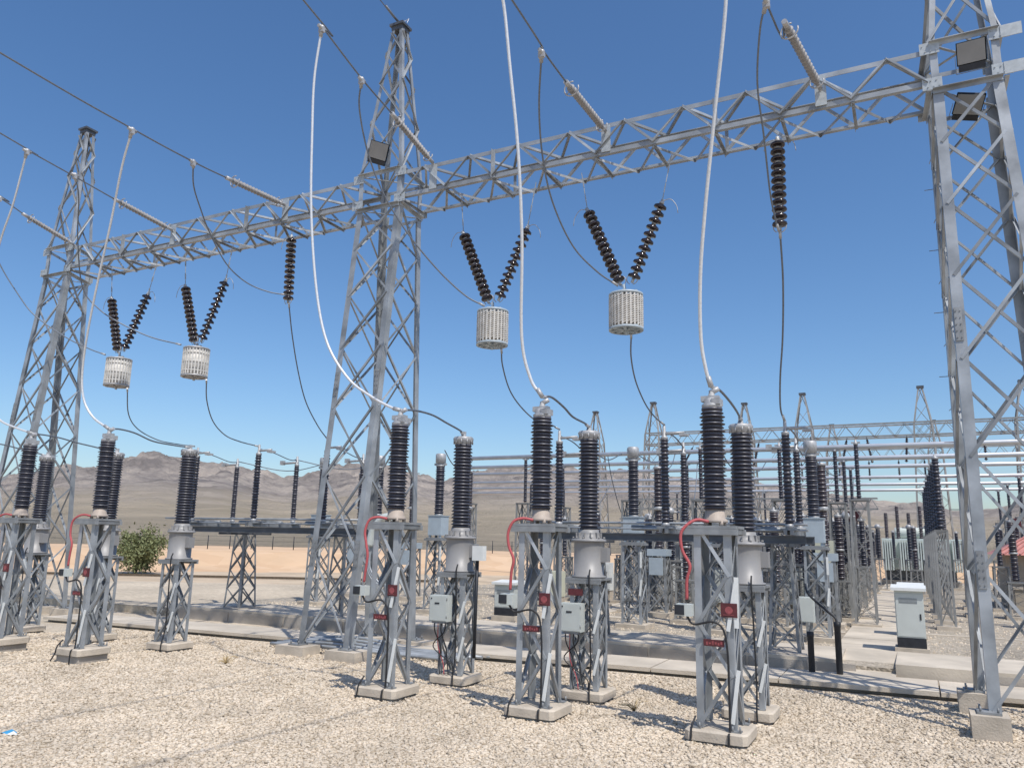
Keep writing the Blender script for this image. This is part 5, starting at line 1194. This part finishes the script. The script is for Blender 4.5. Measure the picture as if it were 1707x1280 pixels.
# fence beyond the yard
r = thing('wire_fence', 'thin wire fence on the sand bank in front of the hills', 'fence', (-40, 50, 1.0))
mbp = []
def fpt(azd, rr): 
    a = math.radians(azd); d = fw * math.cos(a) + rt * math.sin(a); return V((CAM.x + d.x * rr + 40, CAM.y + d.y * rr - 50, 0))
n = 34
for i in range(n):
    p = fpt(-36 + 46 * i / (n - 1), 66); MB().cyl(p + V((0, 0, -.2)), p + V((0, 0, 1.15)), .035, 6).build('post', 'dark', r)
wr = MB()
for z in (.35, .75, 1.1):
    for i in range(n - 1): wr.bar(fpt(-36 + 46 * i / (n - 1), 66) + V((0, 0, z)), fpt(-36 + 46 * (i + 1) / (n - 1), 66) + V((0, 0, z)), .015, .015)
wr.build('wires', 'dark', r)
# rails / low kerb lines on the sand
for i, (rr, lab) in enumerate(((36.0, 'nearer dark rail line lying across the sand'), (43.0, 'farther dark rail line lying across the sand'))):
    mb = MB(); pr = None
    for k in range(40):
        a = math.radians(-50 + 46 * k / 39); d = fw * math.cos(a) + rt * math.sin(a); p = V((CAM.x + d.x * rr / math.cos(a), CAM.y + d.y * rr / math.cos(a), .06))
        if pr is not None: mb.bar(pr, p, .10, .12)
        pr = p
    tag(mb.build('rail_line', 'bark'), lab, 'rail', 'rail lines on the sand')

# bush
def bush(c, rx, rz_, lab):
    r = thing('desert_bush', lab, 'bush', c)
    mb = MB()
    for k in range(9):
        a = 2 * math.pi * k / 9 + random.uniform(-.3, .3); l = random.uniform(.6, .95)
        e = V((math.cos(a) * rx * l * .8, math.sin(a) * rx * l * .8, rz_ * random.uniform(1.0, 1.8)))
        mb.tube(catmull([(0, 0, 0), e * .45 + V((0, 0, .15)), e], 4), lambda t: .06 * (1 - t) + .012, 6)
    mb.build('branches', 'bark', r)
    n = 7500; vs = []; fs = []
    cl = [(V((random.gauss(0, .42) * rx, random.gauss(0, .42) * rx, rz_ * (.25 + abs(random.gauss(.75, .4))))), random.uniform(.22, .5)) for _ in range(48)]
    cl = [(c_ * 1.0, s_ * .8) for c_, s_ in cl]; cl += [(V((rx * random.uniform(.7, 1.7), random.uniform(-.3, .3), rz_ * random.uniform(1.0, 1.5))), .2) for _ in range(9)]; cl += [(V((rx * random.uniform(-1.0, 0), random.uniform(-.3, .3), rz_ * random.uniform(1.2, 1.75))), .16) for _ in range(5)]
    for i in range(n):
        cc, s_ = random.choice(cl); p = cc + V((random.gauss(0, s_), random.gauss(0, s_), random.gauss(0, s_ * .8)))
        if p.z < .02: p.z = abs(p.z) + .03
        a = V((random.gauss(0, 1), random.gauss(0, 1), random.gauss(0, 1))).normalized(); b = a.orthogonal().normalized(); l = random.uniform(.05, .12)
        o = len(vs); vs += [p - a * l, p + b * l * .4, p + a * l, p - b * l * .4]; fs.append((o, o + 1, o + 2, o + 3))
    MB().add(vs, fs).build('foliage', 'leaf', r)
bush((-35.3, 21.3, 0), 1.05, 1.2, 'dust-coated green bush on the sand beside the left voltage transformer')
# scrap on the gravel
r = thing('litter', 'crumpled blue and white plastic scrap at the lower left edge', 'litter', (-4.93, -3.95, .05))
MB().add([(-.12, 0, 0), (-.02, -.05, .03), (.09, -.02, .01), (.12, .05, .03), (0, .06, .05), (-.1, .05, .02)], [(0, 1, 4, 5), (1, 2, 3, 4)]).build('wrapper', 'bluep', r)
MB().add([(.05, -.04, .015), (.16, -.06, .03), (.18, .02, .02), (.08, .03, .045)], [(0, 1, 2, 3)]).build('wrapper_fold', 'white', r)
for i, (x, y, a, l, lab) in enumerate(((-2.2, -2.6, .5, .35, 'short brown twig on the gravel below the middle of the left half'), (-5.2, -1.6, .1, .22, 'small dark stick on the gravel near the left edge'), (-3.6, -2.9, .2, .2, 'tiny dark stick on the gravel at lower left'))):
    o = MB().tube(catmull([(0, 0, .05), (l * .4 * math.cos(a), l * .4 * math.sin(a), .065), (l * math.cos(a + .1), l * math.sin(a + .1), .05)], 5), .008, 6).build('twig', 'bark', None, (x, y, 0)); tag(o, lab, 'twig', 'twigs on the gravel')
for i, (x, y, lab) in enumerate(((.95, 1.2, 'dry straw coloured weed by the base of the mid picture voltage transformer'), (-.9, 2.6, 'dry straw coloured weed near the trench cover in mid picture'), (-6.9, 1.2, 'small dry weed on the gravel left of the middle tower'))):
    rr = random.Random(i); mb = MB()
    for k in range(26):
        a = rr.uniform(0, 6.28); l = rr.uniform(.08, .24); h = rr.uniform(.03, .16)
        mb.tube([(0, 0, .0), (math.cos(a) * l * .5, math.sin(a) * l * .5, h), (math.cos(a) * l, math.sin(a) * l, h * .9)], .0035, 4)
    tag(mb.build('dry_weed', 'straw', None, (x, y, fg(x, y) + .02)), lab, 'weed')
# earthing pipes and leads behind the middle tower feet
r = thing('conduit_bundle', 'grey conduits lying on the ground among the middle tower feet', 'conduit', (-5.9, 3.9, 0))
for k in range(7):
    MB().tube(catmull([(-2.0, -.5 + .2 * k, .08), (-.6, -.6 + .23 * k, .14 + .03 * (k % 3)), (.8, -.4 + .2 * k, .10), (2.3 + .1 * k, -.2 + .15 * k, .07)], 5), .035, 8).build('conduit', 'galv', r)
r = thing('flexible_duct', 'pale flexible duct bending down the front leg of the middle tower', 'conduit', (-4.6, 2.4, 0))
MB().tube(catmull([(.42, 0, 2.75), (.2, 0, 2.72), (.0, 0, 2.5), (-.08, 0, 2.2)], 8), .075, 12).build('duct_hood', 'boxg', r)
for k in range(3): MB().tube(catmull([(-.06, .02 * k, 2.2), (-.1 + .03 * k, 0, 1.8), (.1 + .06 * k, 0, 1.5), (.35, 0, 1.4), (.36, 0, .05)], 8), .018, 6).build('cable', 'galv', r)
